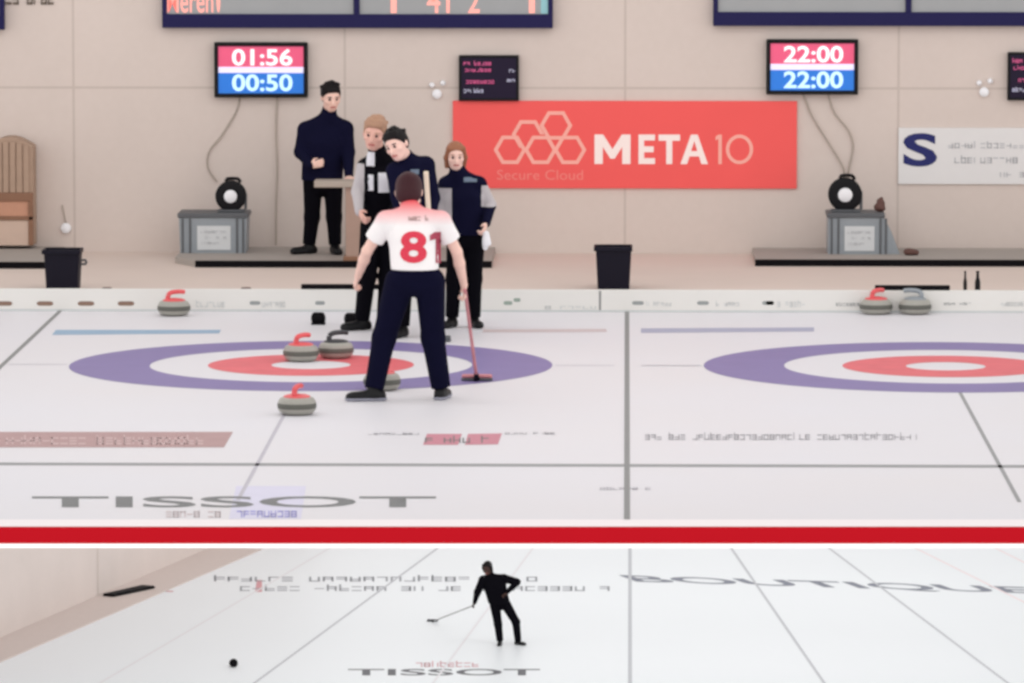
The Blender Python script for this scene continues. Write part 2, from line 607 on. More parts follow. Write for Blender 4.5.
def person(name, label, J, s, h, face, up, skin, hair_m, hair_style, top, legs, shoes, top_name='jacket', sleeve=1.0,
           collar=True, hem=None, hands=((70, None, None), (70, None, None)), top_mats=None, top_tests=None, sole=False, body_front=V((0, -1, 0)), toes=None, fat=1.0, hs=1.0, lw=1.0):
    """J: joints in world space. One continuous body; hair and clothes are its children."""
    base = V(((J['ankL'].x + J['ankR'].x) / 2, (J['ankL'].y + J['ankR'].y) / 2, J['z']))
    root = thing(name, label, 'person', base)
    W = (J['shR'] - J['shL']).normalized()
    F = (body_front - W * body_front.dot(W)).normalized()
    Wp = (J['hipR'] - J['hipL']).normalized()
    chest, pelv, neck = J['chest'], J['pelvis'], J['neck']
    shm = (J['shL'] + J['shR']) * 0.5
    B = Blob()
    fl = lambda a, b, ra, rb, W_=W, k=0.04: B.flat(a, b, tuple(v * s for v in ra), tuple(v * s for v in rb), W_, F, k * s)
    fl(pelv, chest, (0.145, 0.10, 0.1), (0.150, 0.105, 0.1), Wp)
    fl(chest, shm + (pelv - chest).normalized() * 0.03, (0.150, 0.105, 0.1), (0.125, 0.075, 0.07))
    for sd in 'LR':
        B.cap(neck.lerp(shm, 0.35), J['sh' + sd], 0.045 * s, 0.045 * s, 0.03 * s)
    B.cap(shm, neck + (J['head'] - neck) * 0.35, 0.056 * s, 0.050 * s, 0.03 * s)
    hc = J['head']
    f = face.normalized()
    u = (up - f * up.dot(f)).normalized()
    r = f.cross(u).normalized()
    sh_ = s * hs
    e = lambda c, rad, k=0.012: B.flat(c, c, tuple(v * sh_ for v in rad), tuple(v * sh_ for v in rad), r, f, k * sh_)
    P = lambda a, b, c: hc + (r * a + f * b + u * c) * sh_
    B.cap(neck, P(0, -0.015, -0.05), 0.050 * sh_, 0.052 * sh_, 0.02 * sh_)
    e(P(0, -0.010, 0.028), (0.074, 0.092, 0.084))
    e(P(0, 0.022, -0.035), (0.060, 0.066, 0.068), 0.03)
    e(P(0, 0.052, -0.082), (0.032, 0.028, 0.024), 0.03)
    e(P(0, 0.066, 0.030), (0.052, 0.020, 0.014), 0.02)
    B.cap(P(0, 0.084, 0.012), P(0, 0.102, -0.024), 0.009 * sh_, 0.014 * sh_, 0.010 * sh_)
    e(P(0, 0.080, -0.056), (0.026, 0.014, 0.011), 0.01)
    for sg in (-1, 1):
        e(P(sg * 0.076, -0.012, -0.004), (0.010, 0.020, 0.031), 0.008)
        e(P(sg * 0.044, 0.058, -0.018), (0.022, 0.018, 0.016), 0.02)
        e(P(sg * 0.031, 0.072, 0.010), (0.014, 0.012, 0.010), 0.004)
    arm_hands = {}
    for i, sd in enumerate('LR'):
        sh, el, wr = J['sh' + sd], J['el' + sd], J['wr' + sd]
        B.cap(sh, el, 0.050 * s, 0.039 * s, 0.02 * s)
        B.cap(el, el.lerp(wr, 0.35), 0.039 * s, 0.040 * s, 0.015 * s)
        B.cap(el.lerp(wr, 0.35), wr, 0.040 * s, 0.026 * s, 0.015 * s)
        curl, d, n = hands[i]
        d = (wr - el) if d is None else d
        n = (W * (1 if sd == 'L' else -1)) if n is None else n
        hand(B, wr, d, n, F, s, curl)
        hp, kn, an = J['hip' + sd], J['kn' + sd], J['ank' + sd]
        B.cap(hp, kn, 0.084 * s, 0.056 * s, 0.03 * s)
        B.cap(kn, kn.lerp(an, 0.35), 0.055 * s, 0.056 * s, 0.02 * s)
        B.cap(kn.lerp(an, 0.35), an, 0.056 * s, 0.037 * s, 0.02 * s)
        td = (toes[i] if toes else F).normalized()
        B.flat(an - td * 0.03 * s - V((0, 0, 0.045 * s)), an + td * 0.11 * s - V((0, 0, 0.05 * s)), (0.03 * s,) * 3, (0.034 * s, 0.03 * s, 0.02 * s), td.cross(V((0, 0, 1))), td, 0.02)
    me = B.mesh(h)
    eyes = [P(sg * 0.031, 0.084, 0.010) for sg in (-1, 1)]
    brows = [P(sg * 0.032, 0.086, 0.032) for sg in (-1, 1)]
    mouth = P(0, 0.094, -0.056)
    def in_mouth(c):
        q = c - mouth
        return abs(q.dot(r)) < 0.024 * sh_ and abs(q.dot(u)) < 0.008 * sh_ and q.dot(f) > -0.02 * sh_
    def brow(c):
        return any(abs((c - b).dot(r)) < 0.015 * sh_ and abs((c - b).dot(u)) < 0.004 * sh_ and abs((c - b).dot(f)) < 0.03 for b in brows)
    near = lambda c: (c - hc).length < 0.16 * sh_
    paint(me, [(1, lambda c: near(c) and any((c - q).length < 0.0115 * sh_ for q in eyes)), (2, lambda c: near(c) and in_mouth(c)), (3, lambda c: near(c) and brow(c))])
    link_mesh('body', me, [skin, M_EYE, M_LIP2, hair_m], root, smooth=True)
    # hair
    Hb = Blob()
    eh = lambda c, rad, cut: Hb.flat(c, c, tuple(v * sh_ for v in rad), tuple(v * sh_ for v in rad), r, f, 0.02 * sh_, cut)
    front = (P(0, 0.060, 0.060), (f * 0.75 - u * 0.66).normalized())
    low = (P(0, -0.05, -0.055), -u)
    eh(P(0, -0.016, 0.034), (0.084, 0.100, 0.092), [front, low])
    if hair_style == 'short':
        eh(P(0, -0.03, -0.005), (0.079, 0.074, 0.065), [(P(0, 0.0, 0), (f * 0.9 - u * 0.3).normalized()), low])
        rnd = random.Random(len(name) + int(hc.x * 1000))
        for q in range(26):
            az, el_ = rnd.uniform(-math.pi, math.pi), rnd.uniform(0.25, 1.45)
            dx, dy, dz = math.cos(el_) * math.sin(az), math.cos(el_) * math.cos(az), math.sin(el_)
            if dy > 0.55 and dz < 0.62:
                continue
            Hb.cap(P(dx * 0.072, -0.016 + dy * 0.085, 0.034 + dz * 0.080), P(dx * 0.088 + rnd.uniform(-.01, .01), -0.014 + dy * 0.100, 0.034 + dz * 0.094), 0.026 * sh_, 0.014 * sh_, 0.014 * sh_)
        for q in range(9):
            a = -0.9 + q * 0.22
            Hb.cap(P(0.062 * math.sin(a), 0.045 * math.cos(a), 0.098), P(0.072 * math.sin(a), 0.072 * math.cos(a), 0.080), 0.017 * sh_, 0.009 * sh_, 0.012 * sh_)
    elif hair_style == 'long':
        eh(P(0, -0.035, -0.04), (0.086, 0.070, 0.10), [(P(0, -0.005, 0), f)])
        for sg in (-1, 1):
            Hb.cap(P(sg * 0.060, 0.040, 0.080), P(sg * 0.082, 0.012, -0.01), 0.022 * sh_, 0.019 * sh_, 0.02 * sh_)
            Hb.cap(P(sg * 0.082, 0.012, -0.01), P(sg * 0.078, -0.01, -0.10), 0.019 * sh_, 0.014 * sh_, 0.02 * sh_)
    elif hair_style == 'nape':
        eh(P(0, -0.030, -0.025), (0.080, 0.076, 0.09), [(P(0, 0.0, 0), (f * 0.9 - u * 0.3).normalized())])
    link_mesh('hair', Hb.mesh(h), hair_m, root, smooth=True)
    # top
    Tp = Blob()
    z_hem = pelv.z - 0.03 * s if hem is None else hem
    hc_cut = [(V((pelv.x, pelv.y, z_hem)), V((0, 0, -1)))]
    ft = lambda a, b, ra, rb, W_=W, cut=None: Tp.flat(a, b, tuple(v * s * fat for v in ra), tuple(v * s * fat for v in rb), W_, F, 0.04 * s, cut)
    low_p = pelv + (pelv - chest).normalized() * 0.06 * s
    ft(low_p, chest, (0.172, 0.128, 0.13), (0.178, 0.13, 0.12), Wp, hc_cut)
    ft(chest, shm + (pelv - chest).normalized() * 0.03, (0.178, 0.130, 0.12), (0.155, 0.09, 0.085))
    for sd in 'LR':
        sh, el, wr = J['sh' + sd], J['el' + sd], J['wr' + sd]
        Tp.cap(neck.lerp(shm, 0.30), sh, 0.066 * s, 0.066 * s * fat, 0.05 * s)
        if sleeve >= 1:
            Tp.cap(sh, el, 0.070 * s * fat, 0.058 * s * fat, 0.03 * s)
            Tp.cap(el, el.lerp(wr, 0.96), 0.058 * s * fat, 0.042 * s, 0.02 * s)
        else:
            end = sh.lerp(el, sleeve)
            Tp.cap(sh, end + (end - sh) * 0.3, 0.072 * s, 0.074 * s, 0.03 * s, [(end, (el - sh).normalized())])
    if collar:
        Tp.cap(shm, neck + (hc - neck) * 0.25, 0.085 * s, 0.070 * s, 0.03 * s, [(neck + (hc - neck) * 0.35, (hc - neck).normalized())])
    tm = Tp.mesh(h)
    if top_tests:
        paint(tm, top_tests)
    top_o = link_mesh(top_name, tm, top_mats or [top], root, smooth=True)
    # trousers
    Lg = Blob()
    Lg.flat(pelv + V((0, 0, 0.02 * s)), pelv - V((0, 0, 0.075 * s)), (0.152 * s, 0.110 * s, 0.1 * s), (0.158 * s, 0.116 * s, 0.1 * s), Wp, F, 0.04 * s, [(pelv + V((0, 0, 0.045 * s)), V((0, 0, 1)))])
    for sd in 'LR':
        hp, kn, an = J['hip' + sd], J['kn' + sd], J['ank' + sd]
        Lg.cap(hp, kn, 0.098 * s * lw, 0.075 * s * lw, 0.03 * s)
        Lg.cap(kn, an + (an - kn) * 0.02, 0.075 * s * lw, 0.062 * s * lw, 0.03 * s, [(an, (an - kn).normalized())])
    link_mesh('trousers', Lg.mesh(h), legs, root, smooth=True)
    for i, sd in enumerate('LR'):
        an = J['ank' + sd]
        td = (toes[i] if toes else F).normalized()
        side = td.cross(V((0, 0, 1)))
        g = J['z'] if ('zf' + sd) not in J else J['zf' + sd]
        b0 = V((an.x, an.y, g))
        Sh = Blob()
        cut = [(V((0, 0, g + 0.004)), V((0, 0, -1)))]
        Sh.flat(b0 - td * 0.045 * s + V((0, 0, 0.03)), b0 + td * 0.15 * s + V((0, 0, 0.028)), (0.044 * s, 0.045 * s, 0.055 * s), (0.046 * s, 0.06 * s, 0.040 * s), side, td, 0.02, cut)
        Sh.cap(b0 + V((0, 0, 0.05 * s)), V((an.x, an.y, an.z + 0.01)), 0.048 * s, 0.044 * s, 0.025 * s, cut)
        so = link_mesh('shoe', Sh.mesh(h), shoes, root, smooth=True)
        if sole:
            b = Blob()
            b.flat(b0 - td * 0.045 * s + V((0, 0, 0.016)), b0 + td * 0.15 * s + V((0, 0, 0.016)), (0.050 * s, 0.052 * s, 0.02), (0.052 * s, 0.066 * s, 0.02), side, td, 0.01, [(V((0, 0, g + 0.001)), V((0, 0, -1))), (V((0, 0, g + 0.022)), V((0, 0, 1)))])
            link_mesh('shoe_sole', b.mesh(h), M_SOLE, so, smooth=True)
    return root, top_o


# ================================================================== THE SETTING
YW = 52.3            # back wall
YB = 46.45           # bumper board at the end of the ice
YE = 33.4            # front edge of the ice
XL, XR = -13.0, 12.0
EX = V((math.cos(YAW), math.sin(YAW), 0))      # the front edge of the deck runs along this, a touch askew to the sheets


def slab(pts, z0, z1):
    b = MB()
    lo_ = [b.bm.verts.new((p[0], p[1], z0)) for p in pts]
    hi_ = [b.bm.verts.new((p[0], p[1], z1)) for p in pts]
    b.bm.faces.new(lo_)
    b.bm.faces.new(hi_)
    for i in range(len(pts)):
        j = (i + 1) % len(pts)
        b.bm.faces.new((lo_[i], lo_[j], hi_[j], hi_[i]))
    return b


def edge(p, x):
    return p + EX * ((x - p.x) / EX.x)


P_ICE, P_BAR = on(512, 519.5), on(512, 527.3)
b = slab([edge(P_ICE, XL), edge(P_ICE, XR), (XR, YB + 0.06), (XL, YB + 0.06)], -0.1, 0.0)
ice = tag(b.build('floor', M_ICE), kind='structure')
b = MB().box(XL, XR, YB + 0.06, YW + 0.3, -0.1, 0.0)
tag(b.build('floor_walkway', M_CONC), kind='structure')


def wx(px):
    return at(px, 150, YW).x


def wz(py):
    return at(512, py, YW).z


M_WALL = wall_mat('beige_wall', (215, 202, 195), [wx(74), wx(345), wx(625), wx(898)], [wz(88)])
b = MB().box(XL, XR, YW, YW + 0.3, 0.0, 5.0)
tag(b.build('wall_back', M_WALL), kind='structure')
# white bumper board
bz = 0.185
b = MB()
X600 = at(600, 300, YB).x
b.box(XL, XR, YB, YB + 0.05, 0, bz, 0.006)
bump = tag(b.build('trim_1', M_WHITE), kind='structure')
b = MB().quad([(X600 - 0.009, YB - 0.001, 0.004), (X600 + 0.009, YB - 0.001, 0.004), (X600 + 0.009, YB - 0.001, bz - 0.008), (X600 - 0.009, YB - 0.001, bz - 0.008)])
tag(b.build('board_joint', M_DIV, bump), kind='structure')
# red front bar with its white borders
N_ = V((-EX.y, EX.x, 0))
kz = P_BAR.y / FPX
z_red = at(512, 543.6, P_BAR.y).z
z_low = at(512, 548.0, P_BAR.y).z
tag(slab([edge(P_BAR + N_ * 0.03, XL), edge(P_BAR + N_ * 0.03, XR), edge(P_ICE, XR), edge(P_ICE, XL)], z_low, 0.0).build('trim_2', M_LIP), kind='structure')
tag(slab([edge(P_BAR, XL), edge(P_BAR, XR), edge(P_BAR + N_ * 0.03, XR), edge(P_BAR + N_ * 0.03, XL)], z_red, 0.0005).build('trim_3', M_RAIL), kind='structure')
tag(slab([edge(P_BAR + N_ * 0.002, XL), edge(P_BAR + N_ * 0.002, XR), edge(P_BAR + N_ * 0.03, XR), edge(P_BAR + N_ * 0.03, XL)], z_low, z_red).build('trim_4', M_LIP), kind='structure')

# ---- paint on the ice
PZ = 0.0012
TEE = on(311, 365).y
SHX = (on(311, 365).x, on(945, 365).x)


def annulus(b, c, r0, r1, z=PZ, n=96):
    for i in range(n):
        a0, a1 = 2 * math.pi * i / n, 2 * math.pi * (i + 1) / n
        pt = lambda r, a: (c[0] + r * math.cos(a), c[1] + r * math.sin(a), z)
        b.quad([pt(r0, a0), pt(r1, a0), pt(r1, a1), pt(r0, a1)])


def strip(b, p, q, w, z=PZ):
    p, q = V(p), V(q)
    d = (q - p)
    d.z = 0
    n = V((-d.y, d.x, 0)).normalized() * w / 2
    b.quad([(p.x - n.x, p.y - n.y, z), (q.x - n.x, q.y - n.y, z), (q.x + n.x, q.y + n.y, z), (p.x + n.x, p.y + n.y, z)])


def paint_obj(b, name, m, parent=ice):
    return tag(b.build(name, m, parent), kind='structure')


for sx in SHX:
    b = MB(); annulus(b, (sx, TEE), 1.22, 1.829); paint_obj(b, 'blue_ring', M_BLUE)
    b = MB(); annulus(b, (sx, TEE), 0.30, 0.78); paint_obj(b, 'red_ring', M_RED)
    b = MB()
    strip(b, (sx, TEE - 1.83, 0), (sx, YE + 0.75, 0), 0.026)
    paint_obj(b, 'center_line', M_LINEF if sx < 0 else M_LINE)
    b = MB()
    strip(b, (sx - 2.30, TEE, 0), (sx - 1.85, TEE, 0), 0.03)
    strip(b, (sx + 1.85, TEE, 0), (sx + 2.30, TEE, 0), 0.03)
    paint_obj(b, 'tee_line', M_LINEF)
b = MB(); strip(b, (XL, on(627, 465.5).y, 0), (XR, on(627, 465.5).y, 0), 0.14); paint_obj(b, 'hog_line', M_LINE)
for px, m in ((627, M_DIV),):
    b = MB(); x = on(px, 350).x
    strip(b, (x, edge(P_ICE, x).y, 0), (x, YB, 0), 0.036, PZ * 2); paint_obj(b, 'sheet_divider', m)
x = on(57, 314).x
b = MB(); strip(b, (x, edge(P_ICE, x).y, 0), (x, YB, 0), 0.036, PZ * 2); paint_obj(b, 'sheet_divider', M_DIV)


def ice_marks(name, n, seed, x0, x1, y0, y1, m, parent=ice, z=0.0):
    """illegible painted words lying on the ice; the rectangle is given in the photograph"""
    b = MB()
    for u0, v0, u1, v1 in marks(n, seed, 0.2):
        pts = []
        for u, v in ((u0, v0), (u1, v0), (u1, v1), (u0, v1)):
            p = on(x0 + u * (x1 - x0), y1 + v * (y0 - y1), z)
            pts.append((p.x, p.y, z + PZ * 1.5))
        b.quad(pts)
    return paint_obj(b, name, m, parent)


def ice_text(name, txt, x0, x1, y0, y1, m, parent=ice, z=0.0, bold=0.03, shear=0.0, tilt=0.0):
    def fn(u, v, w):
        px = x0 + u * (x1 - x0) + shear * v
        p = on(px, y1 + v * (y0 - y1) + tilt * u, z)
        return V((p.x, p.y, z + PZ * 1.5))
    return tag(link_mesh(name, map_mesh(text_mesh(txt, bold), fn), m, parent), kind='structure')


M_PB = mat('pale_blue_ice_print', (150, 176, 200), 0.6, 0.2)
M_PL = mat('lavender_ice_print', (170, 170, 192), 0.6, 0.2)
M_PP = mat('pink_grey_ice_print', (206, 190, 192), 0.6, 0.2)
M_PBR = mat('brownish_ice_print', (178, 146, 146), 0.6, 0.2, var=0.1)
M_PBRL = mat('pale_brownish_ice_print', (204, 178, 178), 0.6, 0.2)
M_PK = mat('dark_grey_ice_print', (120, 121, 122), 0.6, 0.2)
M_PR = mat('rose_ice_print', (198, 132, 146), 0.6, 0.2)
M_PV = mat('violet_blue_ice_print', (148, 144, 214), 0.6, 0.2)
M_PVL = mat('pale_violet_ice_print', (216, 213, 232), 0.6, 0.2)
M_PG = mat('grey_ice_print', (168, 166, 172), 0.6, 0.2)


def ice_band(name, pts, m, parent=ice, z=0.0, lift=1.0):
    b = MB()
    b.quad([tuple(on(x, y, z).xy) + (z + PZ * lift,) for x, y in pts])
    return paint_obj(b, name, m, parent)


ice_band('blue_advert', [(52, 335), (219, 333.5), (221, 330), (56, 330)], M_PB)
ice_band('lavender_advert', [(641, 333), (814, 331.5), (814, 327.5), (641, 328.5)], M_PL)
ice_band('pink_advert', [(482, 332.5), (607, 332), (606, 329), (484, 329.5)], M_PP)
ice_band('brown_advert', [(-40, 447.5), (224, 447.5), (233, 432), (-40, 432)], M_PBR)
ice_marks('advert_lettering', 26, 3, -30, 205, 435, 444.5, M_PBRL)
for o in (ice.children[-1],):
    for v in o.data.vertices:
        v.co.z += PZ
ice_band('rose_mark', [(423, 445), (458, 445), (462, 434), (427, 434)], M_PR)
ice_band('rose_mark', [(465, 445), (498, 444.5), (502, 433.5), (468, 434)], M_PR)
ice_marks('rose_lettering', 9, 5, 368, 420, 432.5, 435, M_PG)
ice_marks('rose_lettering', 9, 6, 505, 556, 432, 434.5, M_PG)
ice_marks('rose_lettering', 8, 9, 425, 500, 436, 443, M_PK)
for v in ice.children[-1].data.vertices:
    v.co.z += PZ
ice_marks('advert_lettering', 46, 11, 645, 918, 432.5, 440, M_PG)
ice_text('sponsor_lettering', 'TISSOT', 32, 436, 496.5, 507.5, M_PK, bold=0.018)
ice_band('violet_advert', [(229, 519), (301, 519), (306, 486), (236, 486)], M_PVL, lift=0.6)
ice_marks('flag_lettering', 8, 13, 166, 222, 509, 517.5, M_PP)
ice_marks('flag_lettering', 10, 14, 230, 298, 508.5, 517.5, M_PV)
ice_marks('advert_lettering', 8, 16, 600, 652, 487, 490, M_LINEF)

# ---- sponsor marks printed on the bumper board
M_BB = mat('brown_board_print', (138, 112, 98), 0.6, 0.2)
M_BG = mat('grey_board_print', (150, 154, 154), 0.6, 0.2)
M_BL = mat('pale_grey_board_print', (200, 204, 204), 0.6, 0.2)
M_BGR = mat('greenish_board_print', (150, 164, 154), 0.6, 0.2)


b = MB().box(XL, XR, YB - 0.004, YB + 0.001, 0.0005, 0.016)  # pale grey strip put in as the faint shadow line at the board's foot
tag(b.build('base_shadow_strip', M_BL, bump), kind='structure')


def board_mark(px, py, w, hgt, m, name='sponsor_mark'):
    c = at(px, py, YB)
    k = YB / FPX
    n = 14
    b = MB()
    b.bm.faces.new([b.bm.verts.new((c.x + w * k / 2 * math.cos(a) * (1.0 if abs(math.cos(a)) < .9 else 1), YB - 0.0015, c.z + hgt * k / 2 * max(-0.75, min(0.75, 1.2 * math.sin(a))))) for a in [2 * math.pi * i / n for i in range(n)]])
    return tag(b.build(name, m, bump), kind='structure')


for px in (4, 45, 86, 126):
    board_mark(px, 303.5, 17, 6, M_BB)
for px, w, m in ((255, 11, M_BG), (320, 10, M_BG), (638, 12, M_BG), (703, 12, M_BG), (768, 12, M_BG), (770, 8, M_BG), (508, 9, M_BGR), (517, 7, M_BGR)):
    board_mark(px, 303 if px != 517 else 300, w, 5, m)
for k, (x0, x1, y0, y1) in enumerate(((262, 286, 300, 307), (196, 226, 300, 307), (646, 672, 301, 306), (712, 740, 301, 306), (777, 806, 300, 307), (545, 598, 305, 309), (836, 860, 302, 306), (944, 972, 302, 305), (1000, 1024, 301, 306))):
    a, c = at(x0, y1, YB), at(x1, y0, YB)
    o = wall_marks('sponsor_lettering', 7, 40 + k, a.x, c.x, a.z, c.z, YB - 0.0015, M_BL if k != 6 and k != 7 else M_BG, bump)
    tag(o, kind='structure')

# ================================================================== THE LOWER RINK
HL = 1.75 / 88.0 * FPX
# eye height above the lower ice, so that the lone curler is 1.75 m tall
_d = ray(510, 645)
ZL = CAMH + _d.z / _d.y * (1.75 * FPX / 88.0)
YF = on(510, 645, ZL).y
b = MB().box(-30, 30, 92, 160, ZL - 0.3, ZL)
ice2 = tag(b.build('floor_lower', M_ICE2), kind='structure')
b = MB()
pa, pb = on(-70, 693, ZL), on(262, 550, ZL)
pc, pd = on(212, 548, ZL), on(-70, 669, ZL)
b.quad([pa, pb, pc, pd])
for f in b.bm.faces:
    ext = bmesh.ops.extrude_face_region(b.bm, geom=[f])
    bmesh.ops.translate(b.bm, vec=(0, 0, 0.03), verts=[v for v in ext['geom'] if isinstance(v, bmesh.types.BMVert)])
    break
tag(b.build('trim_5', mat('grey_beige_kerb', (205, 192, 187), 0.8, 0.2)), kind='structure')
wd = (pc - pd).normalized()
q0, q1 = pd - wd * 3, pc + wd * 8
nn = V((-wd.y, wd.x, 0)) * 0.3
b = MB()
vs = []
for z in (ZL, ZL + 7):
    for p in (q0, q1, q1 + nn, q0 + nn):
        vs.append(b.bm.verts.new((p.x, p.y, z)))
for f in ((0, 1, 2, 3), (4, 5, 6, 7), (0, 1, 5, 4), (1, 2, 6, 5), (2, 3, 7, 6), (3, 0, 4, 7)):
    b.bm.faces.new([vs[i] for i in f])
M_WALL2 = wall_mat('beige_side_wall', (214, 203, 198))
lw = tag(b.build('wall_left', M_WALL2), kind='structure')
sp = on(100, 597, ZL)
tt = (sp - q0).dot(wd)
sp = q0 + wd * tt
b = MB().quad([sp - nn * 0.01 - wd * 0.02 + V((0, 0, 0.02)), sp - nn * 0.01 + wd * 0.02 + V((0, 0, 0.02)), sp - nn * 0.01 + wd * 0.02 + V((0, 0, 6)), sp - nn * 0.01 - wd * 0.02 + V((0, 0, 6))])
tag(b.build('wall_joint', mat('joint_filler', (186, 174, 162)), lw), kind='structure')
M_L2 = mat('lower_grey_line', (188, 190, 196), 0.6, 0.2)
M_L3 = mat('lower_faint_line', (224, 222, 226), 0.6, 0.2)
M_L4 = mat('lower_pink_line', (236, 220, 222), 0.6, 0.2)
for pts, w, m in (([(630, 548), (630, 690)], 0.075, M_L2), ([(438, 548), (245, 690)], 0.06, M_L2), ([(330, 548), (88, 690)], 0.05, M_L3),
                  ([(533, 548), (428, 690)], 0.05, M_L3), ([(731, 548), (829, 690)], 0.06, M_L2), ([(826, 546), (1017, 690)], 0.06, M_L2),
                  ([(915, 548), (1080, 630)], 0.06, M_L4), ([(995, 548), (1080, 590)], 0.06, M_L4)):
    b = MB()
    strip(b, on(*pts[0], ZL), on(*pts[1], ZL), w, ZL + PZ * 2)
    paint_obj(b, 'sheet_line', m, ice2)
M_W1 = mat('lower_grey_print', (150, 152, 160), 0.6, 0.2)
M_W2 = mat('lower_dark_print', (92, 92, 98), 0.6, 0.2)
M_W3 = mat('lower_rose_print', (206, 150, 156), 0.6, 0.2)
M_W4 = mat('lower_slate_print', (120, 124, 138), 0.6, 0.2)
ice_text('sponsor_lettering', 'TISSOT', 348, 540, 669, 675.5, M_W2, ice2, ZL, 0.018)
ice_marks('sponsor_lettering', 8, 21, 416, 480, 661, 667, M_W3, ice2, ZL)
ice_text('rink_lettering', 'BOUTIQUE', 640, 1046, 575, 583, M_W4, ice2, ZL, 0.02, shear=-22, tilt=12)
ice_marks('rink_lettering', 24, 22, 214, 540, 575, 581.5, M_W1, ice2, ZL)
ice_marks('rink_lettering', 30, 24, 240, 612, 584.5, 591, M_W1, ice2, ZL)
ice_marks('rink_lettering', 4, 27, 148, 184, 584, 592, M_W3, ice2, ZL)
ice_band('red_letter', [(255, 592), (262, 592), (262, 580), (257, 580)], M_W3, ice2, ZL)

# ================================================================== CURLING STONES
def stone_parts(root, hm, ang):
    c = root.location
    prof = [(r_, h_ * 1.14) for r_, h_ in ((0.0615, 0), (0.090, 0.003), (0.116, 0.012), (0.130, 0.030), (0.1345, 0.046), (0.1355, 0.0565), (0.1345, 0.067), (0.130, 0.084), (0.116, 0.102), (0.088, 0.111), (0.06, 0.1143), (0.02, 0.1143))]
    st = MB().lathe(prof, c, n=48).build('granite_body', M_GRAN, root, smooth=True)
    MB().lathe([(0.1340, 0.046), (0.1365, 0.052), (0.1370, 0.0645), (0.1365, 0.077), (0.1340, 0.083)], c, n=48, cap=False).build('striking_band', M_GRAND, st, smooth=True)
    hd = MB()
    ca, sa = math.cos(ang), math.sin(ang)
    R = lambda x, z: c + V((x * ca, x * sa, z))
    pts = spline([R(-0.050, 0.128), R(-0.055, 0.152), R(-0.045, 0.180), R(-0.012, 0.194), R(0.05, 0.197), R(0.095, 0.192)], 7)
    hd.tube(pts, 0.021, 12, 0.018)
    hd.lathe([(0.096, 0.121), (0.092, 0.132), (0.07, 0.140), (0.02, 0.146)], c, n=32)
    hd.build('handle', hm, root, smooth=True)


def stone(px, py, label, hm, ang, group='curling stones on the ice'):
    p = on(px, py - 2)
    r = thing('curling_stone', label, 'curling stone', (p.x, p.y, 0.0), group)
    stone_parts(r, hm, ang)
    return r


stone(297, 416.5, 'grey curling stone with red handle alone in front of the blue ring', M_HANR, 1.3)
stone(301, 363, 'grey curling stone with red handle inside the left house, beside a grey-handled stone', M_HANR, 0.9)
stone(336, 360, 'grey curling stone with dark handle on the red ring of the left house', M_HANG, 0.35)
stone(382, 392, 'curling stone half hidden behind the left foot of the player in jersey 81', M_HANR, 1.2)
stone(174, 317.5, 'grey curling stone with red handle against the white bumper at left', M_HANR, 0.5)
stone(876, 316, 'curling stone with red handle by the bumper, under the black strip at right', M_HANR, 0.9)
stone(915, 316, 'grey handled curling stone by the bumper at right, beside a red handled one', M_GREY, 2.9)

# ================================================================== PEOPLE
def joints(Y0, spec, z=0.0):
    J = {k: at(v[0], v[1], Y0 + (v[2] if len(v) > 2 else 0.0)) for k, v in spec.items()}
    J['z'] = z
    return J


# player with 81 on the back
Y0 = on(405, 400).y
J = joints(Y0, dict(head=(409, 193, 0.20), neck=(410, 210, 0.09), shL=(386, 221, 0.02), shR=(441, 221, 0.02), chest=(413, 236, 0.02), pelvis=(415, 273, -0.06),
                    elL=(367, 251, 0.08), elR=(457, 252, 0.08), wrL=(358, 276, 0.24), wrR=(464, 285, 0.20), hipL=(400, 282, -0.05), hipR=(430, 282, -0.05),
                    knL=(384, 338, 0.03), knR=(433, 338, 0.03), ankL=(374, 391, -0.05), ankR=(441, 389, 0.06)))
for sd in 'LR':
    J['ank' + sd].z = 0.085
jm = jersey_mat()
pl, jersey = person('person', 'person seen from behind in white jersey with red 81, navy trousers, arms hanging', J, 0.98, 0.0065,
                    V((0.05, 0.75, -0.66)), V((0, 0.66, 0.75)), M_SKIN2, M_HRED, 'nape', jm, M_NAVYT, M_SHOE, top_name='jersey', sleeve=0.62,
                    hem=J['pelvis'].z + 0.025, hands=((50, None, None), (78, V((0.05, 0.3, -0.9)), None)), sole=True, body_front=V((0, 1, 0)),
                    toes=(V((-0.93, -0.15, 0)), V((0.18, 1, 0))), hs=1.2, lw=1.14)
P81 = J


def project_text(name, txt, px0, px1, py0, py1, target, m, bold):
    if isinstance(txt, str):
        me = text_mesh(txt, bold)
    else:
        me = bpy.data.meshes.new('digit')
        me.from_pydata([(x, y, 0) for x, y in txt], [], [list(range(len(txt)))])
    bm = bmesh.new()
    bm.from_mesh(me)
    bmesh.ops.triangulate(bm, faces=bm.faces[:])
    for _ in range(3):
        long_e = [e for e in bm.edges if e.calc_length() > 0.12]
        if not long_e:
            break
        bmesh.ops.subdivide_edges(bm, edges=long_e, cuts=1)
        bmesh.ops.triangulate(bm, faces=bm.faces[:])
    bm.to_mesh(me)
    bm.free()
    loc = root_of(target).location
    tree = BVHTree.FromPolygons([v.co + loc for v in target.data.vertices], [tuple(p.vertices) for p in target.data.polygons])
    for v in me.vertices:
        d = ray(px0 + v.co.x * (px1 - px0), py1 + v.co.y * (py0 - py1)).normalized()
        hit, nor, _, _ = tree.ray_cast(V((0, 0, CAMH)), d)
        if hit is None:
            hit = V((0, 0, CAMH)) + d * (Y0 / d.y)
        v.co = hit - V((0, 0.006, 0))
    return link_mesh(name, me, m, target)


